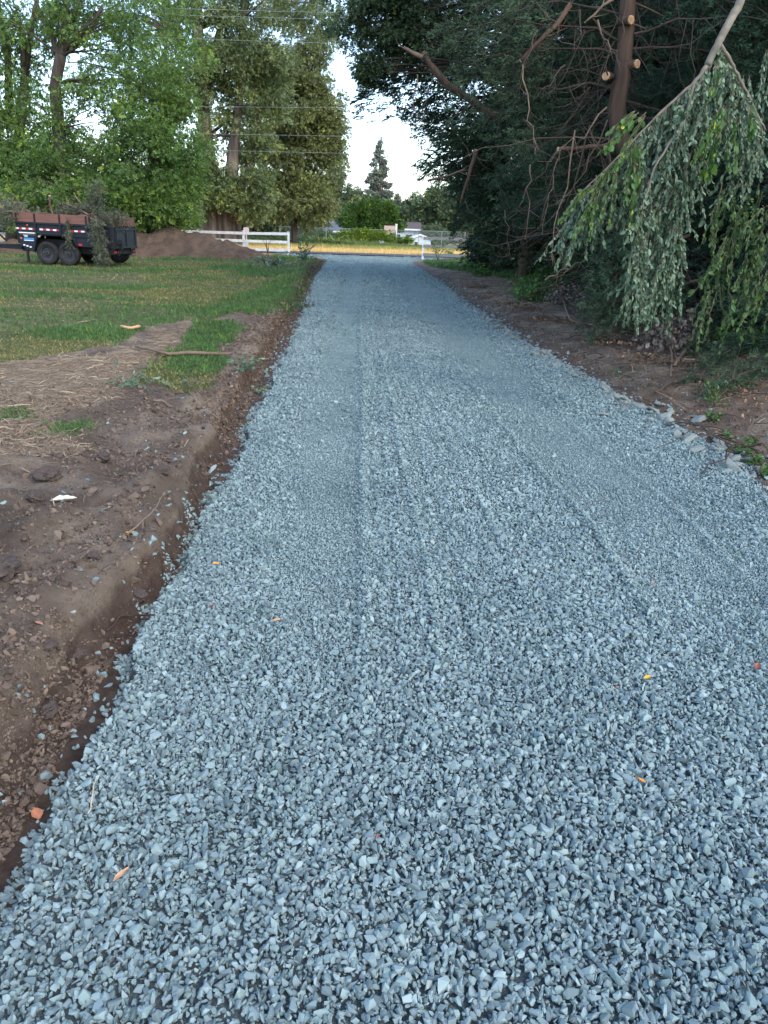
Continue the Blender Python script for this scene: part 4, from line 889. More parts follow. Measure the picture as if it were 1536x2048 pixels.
broadleaf(r, st((418, 380, .1), (412, 280, 0), (403, 170, .3), (395, 60, .4), (392, -60, .4)), [.3, .3, .2],
          [lobe(400, 100, 60, o, 3.0, 3.6, 1.3), lobe(440, 60, 61, o, 2.8, 3.6, 1.3), lobe(380, 30, 61, o, 2.4, 2.6, .8), lobe(510, 70, 61, o, 3.2, 4.4, 2.4), lobe(530, 150, 62, o, 2.0, 2.5, 1.4), lobe(500, 240, 61, o, 2.0, 4.2, 1.6), lobe(435, 205, 60.5, o, 1.2, 2.2, .5), lobe(400, 300, 59, o, 1.3, 2.0, .5), lobe(380, 360, 58.5, o, 1.7, 1.7, .9), lobe(440, 385, 58.6, o, 1.5, .9, .7), lobe(500, 375, 59, o, 1.9, 1.9, 1.2), lobe(600, 20, 62, o, 3.6, 3.2, 1.5), lobe(520, 425, 59, o, 1.0, .8, .3), lobe(420, 320, 58.6, o, .9, 1.8, .4)],
          350, 25000, .32, M_leaf_cotton, M_bark, 8, clump_r=(.45, 1.05), shell=.3, droop=.35, limb_r=.08)
# maples / ashes behind the trailer
def left_tree(label, px, Y, trunk, rads, lobes, ncl, nl, lm=M_leaf_mid, extra=None, leaf=.245, cr=(.5, 1.05), seed=0):
    o = np.array([hx(px, Y), Y, 0.1]); r = empty('leafy_tree', o, label, 'tree', 'leafy trees behind the trailer')
    nl = int(nl * (.88 if Y < 50 else .6)); t_ = [tp(a, b_, Y + c, o) for a, b_, c in trunk]
    ex = [(np.array([tp(a, b_, Y + c, o) for a, b_, c in pp]), rr) for pp, rr in (extra or [])]
    broadleaf(r, [(0, 0, 0)] + t_, rads, [lobe(a, b_, Y + c, o, rx, rz, w_) for a, b_, c, rx, rz, w_ in lobes], ncl, nl, leaf, lm, M_bark, seed, clump_r=cr, shell=.25, droop=.25, extra=ex, limb_r=.07)
    return r
left_tree('tall leafy tree with a forked dark trunk behind the trailer', 128, 42, [(122, 380, 0), (118, 260, 0), (110, 170, 0), (122, 110, 0)], [.42, .36, .30, .26, .24],
          [(60, 250, 0, 2.3, 2.2, 1.2), (200, 240, 0, 2.6, 2.2, 1.6), (250, 140, 0, 2.8, 1.7, 1.3), (120, 330, -1, 3.0, 2.0, 1.7), (200, 370, -1, 3.2, 1.6, 1.8), (225, 30, 0, 3.2, 1.8, 1.3), (60, 45, 1, 3.0, 1.4, .7), (310, 90, 0, 2.4, 2.4, 1.0), (140, 25, 1, 1.6, 1.6, .5)],
          210, 15000, extra=[([(112, 170, 0), (122, 110, 0), (135, 60, 0), (128, -20, 0)], [.22, .2, .16, .1]), ([(120, 115, 0), (105, 75, .2), (82, 30, .3), (60, -30, .5)], [.16, .13, .1, .07]), ([(124, 110, 0), (150, 85, .2), (180, 60, .2), (205, 10, .2)], [.18, .15, .11, .06]), ([(135, 60, 0), (155, 20, 0), (160, -30, 0)], [.12, .1, .06])])
left_tree('bright green leafy tree on the right of the trees behind the trailer', 300, 40, [(300, 380, 0), (305, 260, 0), (300, 170, 0)], [.26, .2, .15, .08],
          [(300, 330, -1, 2.6, 2.4, 2.2), (350, 270, 0, 1.4, 2.2, 1.3), (270, 260, 0, 2.2, 1.8, 1.3), (335, 385, -1, 1.6, 1.4, 1.0), (240, 400, -1, 2.6, 1.1, 1.2), (300, 180, 0, 2.0, 1.4, .9), (365, 330, 0, .8, 1.2, .5)],
          200, 15000, M_leaf_mid, cr=(.45, .95))
left_tree('leafy tree at the far left with twin dark stems', 20, 44, [(30, 380, 0), (40, 260, 0), (50, 150, 0), (45, 60, 0)], [.34, .3, .26, .2, .14],
          [(20, 280, 0, 2.6, 2.6, 1.6), (-60, 200, 0, 3.5, 4.0, 2.0), (20, 60, 0, 2.8, 2.6, 1.0), (60, 360, -1, 2.6, 2.2, 1.6), (-60, 380, 0, 3.5, 2.0, 1.6), (-40, 0, 0, 3, 2.6, 1)],
          190, 13000, extra=[([(50, 150, 0), (62, 60, 0), (80, -30, 0)], [.18, .14, .09]), ([(20, 250, 0), (15, 100, 0), (-10, -20, 0)], [.22, .17, .1])])
left_tree('lush low tree crown just behind the trailer load', 180, 38, [(180, 430, 0), (175, 390, 0), (170, 360, 0)], [.16, .1, .05],
          [(150, 400, 0, 2.6, 1.0, 1.0), (240, 410, 0, 2.4, 1.0, 1.0), (60, 405, 0, 2.2, 1.1, 1.0), (330, 420, 0, 1.5, .8, .7)], 110, 9000, cr=(.35, .7))
left_tree('dim leafy tree standing behind the other trees left of the cottonwood', 340, 52, [(340, 380, 0), (335, 200, 0), (330, 60, 0)], [.3, .22, .15, .08],
          [(330, 60, 0, 3.0, 3.0, 1.5), (340, 200, 0, 1.6, 2.0, .8), (280, 20, 0, 4.0, 2.6, 1.5), (180, 120, 0, 5, 3, 1.6), (100, 300, 0, 5, 3, 1.5), (250, 330, 0, 5, 3, 1.5)], 170, 12000, M_leaf_mid, leaf=.28)
left_tree('dark low thicket tree between the leafy trees and the cottonwood', 370, 54, [(370, 440, 0), (372, 400, 0)], [.12, .08, .04],
          [(355, 425, 0, 1.5, 1.4, 1), (320, 435, 0, 2.0, 1.2, 1)], 50, 3600, M_leaf_far, cr=(.4, .8))

# ------------------------------------------------------------------ overhead wires
M_wire = mat('weathered_wire', (.38, .40, .42), .5, metal=.3)
wires = [((340, 17), (620, 24), 'topmost overhead wire crossing in front of the cottonwood'), ((355, 30), (600, 37), 'second overhead wire from the top'), ((340, 76), (700, 88), 'third overhead wire from the top, crossing at trunk fork height'),
         ((300, 212), (700, 216), 'overhead wire crossing the middle of the olive tree crown'), ((380, 267), (800, 274.5), 'overhead wire crossing the sky gap above the far conifers'), ((400, 300), (800, 309), 'lowest overhead wire crossing the olive tree crown')]
for (a, c, lab) in wires:
    p, q = P(*a, 47.4), P(*c, 47.4); d = (q - p) / (q[0] - p[0]); p0 = p + d * (-45 - p[0]); p1 = p + d * (30 - p[0]); t = np.linspace(0, 1, 40)[:, None]
    pts = p0 + (p1 - p0) * t; pts[:, 2] -= .0; b = MB(); b.tube(pts, .007, 5); ob = b.build('overhead_wire', M_wire); tag(ob, lab, 'wire', 'overhead wires along the road')

# ------------------------------------------------------------------ junipers on the right
JG = 'junipers along the right side of the driveway'
def jun(label, x, y, H, R, nb, per, **k):
    z = float(Z(np.array([x]), np.array([y]))[0]); r = empty('juniper_tree', (x, y, z - .05), label, 'juniper', JG); juniper(r, H, R, nb, per, int(y * 3), **k); return r
# front tree with the visible reddish trunk
tx, ty = P(1252, 300, 11.6)[0], 11.6; oz = .15
fo = np.array([tx, ty, oz]); ft = np.array([(.35, .1, -.3), (.32, .05, .5)] + [list(P(a, b_, 11.6) - fo) for a, b_ in ((1296, 480), (1285, 400), (1272, 330), (1240, 275), (1232, 215), (1245, 150), (1252, 60), (1258, -40), (1262, -160))] + [(.4, .2, 6.5), (.5, .3, 9)])
def away(nb):   # boughs kept off the driveway side near the trunk that was limbed up
    return rng.uniform(-.25 * PI, 1.05 * PI, nb)
jt = empty('juniper_tree', fo, 'juniper with a bare reddish brown trunk and sawn limb stubs', 'juniper', JG)
juniper(jt, 8.6, 2.7, 70, 75, 3, M_conifer, 1.0, trunk_r=.135, azb=away, dead=700, trunk=ft, sprl=.19, inner=.45, thick=.45, tpls=T_spray_fine)
for a, b_, c, d_, nm in ((1262, 40, 12, -14, 0), (1212, 152, 14, 4, 0), (1274, 128, 12, -18, 0)):
    s = MB(); p = P(a, b_, 11.42) - fo; q = p + np.array([.12 * (1 if a > 1240 else -1) * -1, .18, 0.02]); s.tube([q, p], [.05, .055], 10, .05); st_ = s.build('limb_stub', M_bark_juniper, jt, True)
    s = MB(); s.lathe([(.0005, .016), (.050, .014), (.056, -.006)], p, p - q, 12); s.build('cut_face', M_cutwood, st_)
jun('tall juniper whose drooping foliage reaches the grass nearest the road', 5.1, 30.5, 9.5, 3.0, 130, 150, zlo=.2, dead=120, droop=.5, sprl=.27)
jun('large juniper with a leaning brown limb reaching over the driveway', 4.3, 25, 12.5, 5.6, 210, 170, zlo=.6, dead=300, sprl=.28, droop=.18, prof=lambda t: .42 + .62 * np.exp(-((t - .6) / .26) ** 2))
jun('broad dark juniper in the middle of the row on the right', 5.6, 19.6, 11.5, 4.0, 140, 170, zlo=.3, dead=420, sprl=.24, tpls=T_spray_fine)
jun('dark juniper with dead inner twigs left of the bare trunk', 5.2, 15.4, 10.5, 3.2, 120, 170, zlo=.5, dead=900, sprl=.205, inner=.45, tpls=T_spray_fine)
jun('shaggy juniper behind the silver leaved bough', 6.0, 12.4, 9, 2.8, 120, 160, zlo=.2, dead=500, sprl=.19, lm=M_conifer2, tpls=T_spray_fine)
jun('juniper at the right edge of the view with dense low foliage', 5.7, 8.6, 7.5, 2.2, 110, 160, zlo=.3, dead=300, sprl=.16, lm=M_conifer2, tpls=T_spray_fine)
jun('back row juniper behind the bare trunk', 8.2, 16.5, 12.5, 3.9, 110, 110, zlo=.2, dead=150, sprl=.36)
jun('back row juniper behind the middle of the row', 8.8, 22, 13, 4.2, 110, 100, zlo=.2, dead=0, sprl=.38)
jun('back row juniper nearest the road', 8.6, 28.5, 12, 4.2, 110, 100, zlo=.2, dead=0, sprl=.40)
jun('back row juniper at the right of the view', 8.6, 11.6, 11.5, 3.6, 110, 110, zlo=.2, dead=60, sprl=.33)
# leafy overhanging tree: its twigs show at the top of the sky gap
o = np.array([6.2, 22.0, .2]); r = empty('overhanging_tree', o, 'broadleaf tree whose twigs hang over the sky gap at the top', 'tree')
broadleaf(r, [(0, 0, 0), (-.6, 0, 4), (-2.0, 0, 6.5), tp(900, -40, 22, o), tp(800, -40, 22, o)], [.22, .18, .12, .06, .03],
          [lobe(770, 10, 22, o, .8, .8, 1.4), lobe(735, 140, 22, o, .40, .14, .22), lobe(800, 90, 22.5, o, .7, .7, .9), lobe(690, -10, 22, o, .7, .45, .35), lobe(860, -20, 22, o, 1.6, .9, 1.2), lobe(840, 60, 22, o, 1.1, .8, 1.0), lobe(700, 40, 22, o, .4, .5, .16), lobe(760, 115, 22, o, .5, .3, .2)], 170, 9000, .12, M_leaf_dark, M_bark, 5, clump_r=(.14, .36), droop=.6, limb_r=.025, shell=.3)
# the leaning limb over the driveway and other bare limbs
def limb(label, pts, Y, rad, m_=None, tw_n=8, cut=True, grp='bare limbs and sticks hanging in the junipers', name='bare_limb', tl_len=.5):
    pp = [P(a, b_, Y + c) for a, b_, c in pts]; return branch(name, label, pp, rad, m_ or M_bark_juniper, 'limb', grp, None, cut, tw_n, .04, tl_len=tl_len)
limb('thick reddish limb slanting down right from a pale broken fork at upper centre', [(845, 105, 0), (862, 130, .0), (893, 168, 0), (940, 200, .3), (1000, 240, .6)], 19.2, [.06, .08, .09], tw_n=18)
limb('pale broken side branch left of the slanting limb', [(808, 95, 0), (825, 108, 0), (846, 114, 0)], 19.1, [.03, .05], M_twig_pale, 2)
limb('straight dark branch slanting left and down with a pale sawn tip', [(1041, 122, 0), (1075, 85, 0), (1110, 52, 0), (1140, 10, .1)], 11.0, [.022, .03, .035], tw_n=8)
limb('dark branch stub pointing left below the bare trunk fork', [(1116, 298, 0), (1160, 296, .1), (1215, 290, .2)], 11.0, [.028, .03], tw_n=6)
limb('pale thin branch at the top left of the bare trunk', [(1170, 45, 0), (1195, 22, 0), (1230, -2, 0), (1260, -30, .1)], 11.0, [.010, .018, .022], M_twig_pale, 6)
limb('vertical brown branch hanging in the middle of the dark foliage', [(952, 300, 0), (940, 350, 0), (920, 408, 0)], 16.0, [.045, .035, .02], tw_n=8)
limb('pale slanting dead branch low in the middle of the junipers', [(855, 362, 0), (900, 350, 0), (930, 338, 0)], 19, [.03, .02], M_twig_pale, 10)
for k, (a, b_, c, d_) in enumerate([(1213, 215, 1107, 310), (1215, 240, 1105, 400), (1160, 20, 1168, 190), (1046, 130, 1078, 300), (1130, 130, 1065, 200), (1075, 60, 1042, 150), (1195, 40, 1240, 100), (1215, 150, 1205, 60), (1120, 300, 1085, 470), (1150, 260, 1100, 520), (1220, 260, 1218, 470), (1180, 250, 1120, 560), (1010, 420, 1020, 520), (940, 180, 885, 270), (868, 150, 830, 240), (835, 150, 822, 310), (1000, 380, 1060, 520), (930, 400, 965, 440), (1090, 560, 1170, 520), (1060, 330, 1050, 480)]):
    Yk = 11 if a > 1030 else 16.5
    p, q = P(a, b_, Yk), P(c, d_, Yk - .4); q[2] = max(q[2], .2)
    b = MB(); mid = curve(p, q, rng.uniform(-.22, .1) if abs(c - a) > 30 else .0, 9, .10); b.tube(mid, [.012, .006, .003], 5, .1)
    for j in range(6):
        i = rng.integers(2, 8); d = norm(rng.normal(size=3) + np.array([0, 0, -.8])); b.tube(curve(mid[i], mid[i] + d * rng.uniform(.15, .5), -.1, 4, .08), [.004, .0015], 3, 0, False)
    ob = b.build('dangling_twig', M_deadtwig if k % 3 else M_twig_pale); tag(ob, 'thin bare twig dangling in front of the dark juniper foliage', 'twig', 'thin bare twigs dangling from the junipers')

# ------------------------------------------------------------------ silver leaved bough
def leafy_strand(pts, spacing, leaf, rnd_lo=0, wd=1.0):
    pts = np.asarray(pts); seg = np.linalg.norm(np.diff(pts, axis=0), axis=1); cum = np.concatenate([[0], np.cumsum(seg)]); n = max(2, int(cum[-1] / spacing)); s = np.linspace(.02, cum[-1], n)
    p = np.stack([np.interp(s, cum, pts[:, k]) for k in range(3)], 1); t = norm(np.gradient(p, axis=0)); return p, t
def strands(root, starts, ends, m_, leafsize, spacing, tilt=.8, aspect=1.0, stemm=M_twig_pale, sag=-.1, name='leaves', o=None, wv=.06):
    P_, T_ = [], []; b = MB()
    for a, e in zip(starts, ends):
        c = curve(a, e, sag, 7, wv); b.tube(c, [.0035, .0015], 4, 0, False); p, t = leafy_strand(c, spacing, leafsize); P_.append(p); T_.append(t)
    p = np.concatenate(P_); t = np.concatenate(T_); N = len(p); d = norm(t * .75 + rng.normal(0, .45, (N, 3)) * tilt + np.array([0, 0, -.35]))
    sz = leafsize * np.exp(rng.normal(0, .22, N)); v, f, r = scatter(*ell_leaf(), p, frame(d), np.stack([sz, sz * aspect, sz], 1)); npmesh(name, v, f, m_, root, dict(rnd=r)); b.build('twigs', stemm, root)
YS = 6.6
def rp(px, py, dy=0): return P(px, py, YS + dy)
so_ = P(1480, 10, YS); sb = empty('silver_leaf_bough', so_, 'large drooping bough with silvery green leaves hanging from the upper right', 'bough')
b = MB()
main = [np.array([rp(a, c, d) - so_ for a, c, d in L_]) for L_ in ([(1500, -60, .3), (1478, 10, .2), (1450, 60, .1), (1432, 95, 0), (1415, 130, 0)], [(1415, 130, 0), (1390, 165, .0), (1350, 200, 0), (1300, 245, 0), (1250, 300, 0), (1200, 350, 0), (1150, 395, 0)], [(1420, 125, 0), (1405, 180, .1), (1395, 260, .1), (1370, 340, 0), (1345, 420, 0), (1330, 500, 0)], [(1440, 90, 0), (1470, 140, .2), (1500, 200, .3), (1530, 260, .4)], [(1390, 165, 0), (1370, 240, -.1), (1310, 330, -.2), (1285, 420, -.2), (1275, 520, -.2)])]
for q, rd in zip(main, ([.036, .031, .027], [.018, .009, .004], [.02, .012, .005], [.018, .008], [.012, .005])):
    t_ = np.linspace(0, 1, 22); qq = np.stack([np.interp(t_, np.linspace(0, 1, len(q)), q[:, k]) for k in range(3)], 1); qq[1:-1] += rng.normal(0, .0025, (20, 3)); b.tube(qq, rd, 8, .03)
b.build('stem', mat('pale_bough_bark', (.22, .20, .155), .85, (.13, .12, .095), 12, bump=.004, bscale=50), sb, True)
starts, ends = [], []
def along(q, n):
    t_ = rng.random(n); k = np.linspace(0, 1, len(q)); return np.stack([np.interp(t_, k, q[:, j]) for j in range(3)], 1)
for q, n, L0, L1 in ((main[1], 120, .25, .62), (main[2], 120, .25, .70), (main[3], 60, .25, .65), (main[4], 40, .25, .6)):
    a = along(q, n); e = a + np.stack([rng.normal(0, .10, n) - .04, rng.normal(0, .13, n), -rng.uniform(L0, L1, n)], 1); starts += list(a); ends += list(e)
for (a, c, dd, e, g) in [(1330, 480, 0, 1300, 640), (1345, 470, 0, 1320, 660), (1320, 440, 0, 1285, 600), (1350, 430, 0, 1345, 620), (1290, 480, -.2, 1262, 650), (1275, 500, -.2, 1245, 645), (1300, 420, -.1, 1250, 560), (1335, 400, 0, 1330, 560), (1500, 150, .3, 1520, 340), (1530, 100, .4, 1500, 300), (1340, 500, 0, 1305, 655), (1310, 500, 0, 1335, 600)]:
    for k in range(3): starts.append(rp(a + rng.normal(0, 10), c, dd) - so_); ends.append(rp(e + rng.normal(0, 13), g + rng.normal(0, 14), dd) - so_)
strands(sb, starts, ends, M_silver, .042, .0145, .8, .95)
# fresh green leaf sprigs hanging in front
for k, (lab, L_, sz) in enumerate([('green pinnate sprig reaching left above the bare trunk crook', [((1290, 225), (1215, 300)), ((1290, 230), (1240, 330)), ((1275, 222), (1228, 262))], .055),
                        ('long green sprig hanging below the left tip of the silver bough', [((1250, 310), (1128, 440)), ((1230, 330), (1150, 470)), ((1200, 350), (1178, 475)), ((1240, 340), (1205, 450)), ((1180, 370), (1130, 430)), ((1215, 350), (1160, 440))], .038),
                        ('green sprig hanging in the middle of the silver bough', [((1270, 280), (1250, 430)), ((1280, 290), (1272, 445)), ((1262, 300), (1248, 400))], .05),
                        ('yellowing green sprig hanging on the right of the silver bough', [((1440, 210), (1395, 320)), ((1445, 215), (1420, 350)), ((1470, 230), (1470, 330)), ((1440, 130), (1435, 180)), ((1500, 210), (1510, 265)), ((1440, 260), (1410, 350))], .06)]):
    a0 = rp(*L_[0][0], -.25); r = empty('green_sprig', a0, lab, 'sprig', 'green leaf sprigs hanging on the silver bough')
    ss, ee = [], []
    for (s_, e_) in L_:
        for j in range(2): ss.append(rp(s_[0] + rng.normal(0, 5), s_[1], -.25) - a0); ee.append(rp(e_[0] + rng.normal(0, 8), e_[1], -.3) - a0)
    strands(r, ss, ee, M_green_leaf, sz, sz * .45, .55, 1.15, sag=.04)

a0 = P(1470, 430, 7.6); r = empty('green_shoot', a0, 'leafy green shoots hanging at the right edge beside the silver bough', 'shoot'); ss, ee = [], []
for k in range(80):
    x_ = rng.uniform(1415, 1560); y_ = rng.uniform(360, 600); ss.append(P(x_, y_, 7.6 + rng.normal(0, .2)) - a0); ee.append(P(x_ + rng.normal(-20, 18), y_ + rng.uniform(40, 110), 7.5 + rng.normal(0, .2)) - a0)
strands(r, ss, ee, mat('mid_green_leaf', (.05, .11, .035), .6, (.07, .14, .045), 4, rnd=LF, trans=.25), .05, .024, .95, 1.0, sag=.05)  # shoot leaves have their own mid green
# ------------------------------------------------------------------ brush, weeds, dead leaves on the right bank
def zg(x, y): return float(Z(np.array([x]), np.array([y]))[0])
def gp(px, py, lift=0.0):
    z = .12
    for _ in range(6): q = G(px, py, z + lift); z = zg(q[0], q[1])
    return np.array([q[0], q[1], z + lift])
def leaf_heap(name, label, cat, pxs, m_, n, size, h, stems=14, tpl=None, sm_=M_deadtwig, aspect=1.0, group=None, sx=None):
    pts = np.array([gp(*p) for p in pxs]); o = pts.mean(0); r = empty(name, o, label, cat, group); i = rng.integers(0, len(pts), n); sd = sx or h * .8
    p = pts[i] - o + np.stack([rng.normal(0, sd * .6, n), rng.normal(0, sd * .6, n), np.abs(rng.normal(0, h * .5, n)) + .01], 1)
    g_ = Z(p[:, 0] + o[0], p[:, 1] + o[1]) - o[2]; p[:, 2] = np.maximum(p[:, 2], g_ + .01)
    p[:, 2] += g_ * 0
    v, f, rr = scatter(*(tpl or ell_leaf()), p, frame(norm(rng.normal(0, 1, (n, 3)) + np.array([0, 0, .1]))), size * np.exp(rng.normal(0, .3, n))); npmesh('leaves', v, f, m_, r, dict(rnd=rr))
    if stems:
        b = MB()
        for k in range(stems):
            c = pts[rng.integers(0, len(pts))] - o; a_ = c + np.array([rng.normal(0, .15), rng.normal(0, .15), 0]); e = c + np.array([rng.normal(0, .35), rng.normal(0, .3), rng.uniform(.3, 1.0) * h * 1.3]); b.tube(curve(a_, e, .1, 6, .1), [.008, .003], 4, .1, False)
        b.build('stems', sm_, r)
    return r
leaf_heap('weed_patch', 'bright green low weeds under the middle junipers', 'weeds', [(1090, 560), (1120, 545), (1150, 550), (1075, 585), (1060, 600), (1180, 545), (1210, 540), (1045, 590), (1125, 575), (1100, 590), (1160, 560), (1190, 560)], M_weed, 4200, .07, .34, 24, aspect=1.2)
leaf_heap('weed_patch', 'green weeds growing under the lower right boughs', 'weeds', [(1450, 690), (1480, 700), (1420, 690), (1500, 710)], M_weed, 700, .05, .25, 14)
leaf_heap('weed_patch', 'sparse small weeds growing at the gravel edge on the right', 'weeds', [(1480, 905), (1510, 930), (1450, 880), (1500, 890), (1530, 950), (1430, 800), (1425, 840)], M_weed, 420, .03, .06, 14)
leaf_heap('dead_leaf_heap', 'heap of grey withered leaves at the foot of the silver bough', 'leaf heap', [(1310, 690), (1340, 680), (1370, 670), (1400, 650), (1330, 705), (1400, 620), (1360, 700), (1420, 600)], M_deadleaf, 2000, .062, .32, 30)
leaf_heap('dead_leaf_heap', 'brown twiggy leaf heap along the middle of the bank', 'leaf heap', [(1150, 590), (1190, 600), (1230, 610), (1120, 610), (1210, 580), (1170, 620), (1110, 600), (1250, 640), (1280, 650), (1180, 590)], M_deadleaf, 2600, .055, .34, 80)
leaf_heap('leaf_litter', 'rusty leaf litter under the lower right bough', 'leaf litter', [(1440, 790), (1480, 780), (1500, 810), (1420, 770), (1460, 830), (1520, 800), (1400, 740), (1370, 730)], M_litter, 420, .032, .03, 8, sx=.3)
leaf_heap('leaf_litter', 'reddish dead needles under the juniper nearest the road', 'leaf litter', [(1000, 520), (1030, 540), (1060, 530), (990, 540)], M_litter, 900, .06, .12, 20, sx=.5)
leaf_heap('leaf_litter', 'dry stalks and litter along the right bank edge', 'leaf litter', [(1020, 610), (1060, 620), (1100, 640), (980, 590), (1150, 650), (950, 575), (1200, 680), (1250, 690), (1290, 720)], M_litter, 1300, .04, .03, 24, sx=.3)
# low juniper bough at lower right
for lab, pts, n in (('feathery dark green bough lying low at the lower right', [(1600, 680), (1520, 690), (1450, 720), (1395, 765)], 520), ('second feathery bough spreading just below it at the right edge', [(1610, 740), (1530, 755), (1470, 775), (1430, 795)], 300), ('upper dark bough above the lower right boughs', [(1600, 620), (1500, 650), (1430, 675), (1385, 712)], 460)):
    pp = [gp(a, b_) + np.array([0, 0, .22 - .05 * k]) for k, (a, b_) in enumerate(pts)]
    branch('juniper_bough', lab, pp, [.02, .006], M_deadtwig, 'bough', 'low juniper boughs at the right edge', (n, .13, .085, .02), False, 12, fm=M_conifer)
# dark brush in front of the foot of the bare trunk
for lab, pts, Yk, n in (('dull dark bough crossing in front of the lower bare trunk', [(1380, 470), (1310, 500), (1240, 540), (1200, 590)], 10.7, 460), ('drooping dark bough below the crook of the bare trunk', [(1340, 380), (1290, 430), (1240, 480), (1215, 540)], 10.9, 460), ('low dead looking bough lying over the brush by the bare trunk', [(1400, 560), (1330, 575), (1260, 590), (1200, 610)], 10.4, 420)):
    branch('juniper_bough', lab, [P(a, b_, Yk) for a, b_ in pts], [.022, .006], M_deadtwig, 'bough', 'dark boughs around the foot of the bare trunk', (n, .17, .15, .10), False, 22, fm=M_conifer)
# logs and sticks on the bank
def stick(name, label, pts, rad, m_, tw_n=0, grp='sticks and logs on the right bank', cat='stick', cut=False, lift=.02):
    return branch(name, label, [gp(a, b_) + np.array([0, 0, (c if c else 0) + lift]) for a, b_, c in pts], rad, m_, cat, grp, None, cut, tw_n, .02, tl_len=.25)
stick('fallen_log', 'pale forked log lying on the bare soil of the right bank', [(1195, 648, 0), (1170, 651, 0), (1140, 645, 0), (1125, 612, .1), (1120, 585, .25)], [.035, .04, .018, .008], M_twig_pale, 3, cut=True)
stick('fallen_log', 'dark log half buried in the brush behind the pale forked log', [(1165, 615, .05), (1220, 628, .05), (1290, 632, .05), (1360, 640, .05)], [.05, .045], M_bark, 5)
stick('fallen_log', 'thick dark log end poking out at the right edge', [(1485, 598, .5), (1520, 590, .5), (1570, 580, .5)], [.05, .055], M_bark_juniper, 2, cut=True)
stick('fallen_stick', 'pale sawn stick slanting in the brush under the junipers', [(1192, 512, .5), (1215, 502, .6), (1235, 494, .7)], [.028, .03], M_cutwood, cut=True)
stick('fallen_stick', 'reddish sawn stick left of the silver strands', [(1218, 435, 1.2), (1235, 432, 1.2), (1245, 430, 1.3)], [.03, .03], M_cutwood, cut=True)
stick('fallen_stick', 'curved pale shoot rising from the withered leaf heap', [(1340, 760, 0), (1343, 725, .05), (1330, 695, .12), (1312, 690, .15)], [.014, .009, .005], M_twig_pale)
stick('fallen_stick', 'brown stick leaning right out of the withered leaf heap', [(1348, 735, 0), (1375, 700, .1), (1400, 675, .25)], [.02, .012], M_twig_pale, 4)
stick('fallen_stick', 'long bundle like stick slanting through the brush', [(1050, 615, .1), (1120, 580, .3), (1200, 540, .7), (1280, 510, 1.0)], [.012, .025, .02], M_deadtwig, 14)
stick('fallen_stick', 'second long stick slanting beside the bundle like stick', [(1080, 600, .1), (1160, 560, .4), (1250, 520, .9)], [.012, .022], M_deadtwig, 14)
stick('fallen_stick', 'thin straight stalk on the soil by the edge rocks', [(1310, 790, .01), (1340, 805, .02), (1370, 825, .0)], [.005, .003], M_straw)
stick('fallen_stick', 'brown stick lying slanted on the middle of the bank', [(1310, 790, .0), (1335, 775, .02), (1355, 762, .0)], [.011, .008], M_deadtwig, 2)
stick('fallen_stick', 'pale brown stick at the gravel edge among the rocks', [(1225, 812, .0), (1250, 815, .02), (1275, 812, .0)], [.006, .004], M_twig_pale)
stick('fallen_stick', 'tall thin stem standing out of the right hand weeds', [(1435, 600, 0), (1420, 540, .3), (1412, 480, .8)], [.012, .008], M_twig_pale)
n = 260; yy = 5.5 + 12 * rng.random(n) ** 1.2; xx = XR(yy) + .25 + rng.random(n) * 2.2; b = MB()
for x, y in zip(xx, yy):
    a_ = rng.random() * 2 * PI; L_ = rng.uniform(.08, .45); z0 = zg(x, y); q = np.array([x + L_ * math.cos(a_), y + L_ * math.sin(a_), 0]); q[2] = zg(q[0], q[1]) + rng.uniform(0, .06); b.tube(curve((x, y, z0 + .01), q, .08, 5, .08), [.005, .002], 4, .1, False)
tag(b.build('twig_litter', M_deadtwig), 'small broken twigs strewn over the right bank', 'twigs', kind='stuff')

# larger rocks along the right edge of the gravel
M_rock = mat('grey_green_rock', (.24, .29, .27), .85, (.33, .37, .345), 8, bump=.006, bscale=25, rnd=[(0, V(.7)), (1, V(1.3))])
def rock_mesh(seed, dims):
    r_ = np.random.default_rng(seed); bm = bmesh.new()
    for q in norm(r_.normal(size=(14, 3))) * (.44 + .12 * r_.random((14, 1))) * np.array(dims): bm.verts.new(q)
    bmesh.ops.convex_hull(bm, input=bm.verts); bmesh.ops.delete(bm, geom=[v for v in bm.verts if not v.link_faces], context='VERTS')
    bmesh.ops.bevel(bm, geom=bm.edges[:], offset=.025, segments=1, affect='EDGES'); me = bpy.data.meshes.new('edge_rock'); bm.to_mesh(me); bm.free(); me.materials.append(M_rock); return me
rocks = [rock_mesh(s, (1, .72, .5)) for s in range(8)]
RG = 'larger rocks along the right edge of the gravel'
special = [((1205, 832), .13, 'dark flat rock lying alone on the gravel inside the right edge'), ((1397, 842), .15, 'pale angular rock standing out of the right edge row'), ((1435, 880), .16, 'biggest pale rock near the right end of the edge row'), ((1320, 812), .13, 'greenish rounded rock in the middle of the edge row'), ((1340, 825), .12, 'pale wedge shaped rock beside the greenish rounded rock')]
for k, (pp, s_, lab) in enumerate(special):
    q = gp(*pp); ob = bpy.data.objects.new('edge_rock', rocks[k % 8]); COL.objects.link(ob); ob.location = (q[0], q[1], q[2] + s_ * .12); ob.scale = (s_, s_, s_ * .8); ob.rotation_euler = (rng.normal(0, .2), rng.normal(0, .2), rng.random() * 6); tag(ob, lab, 'rock', RG)
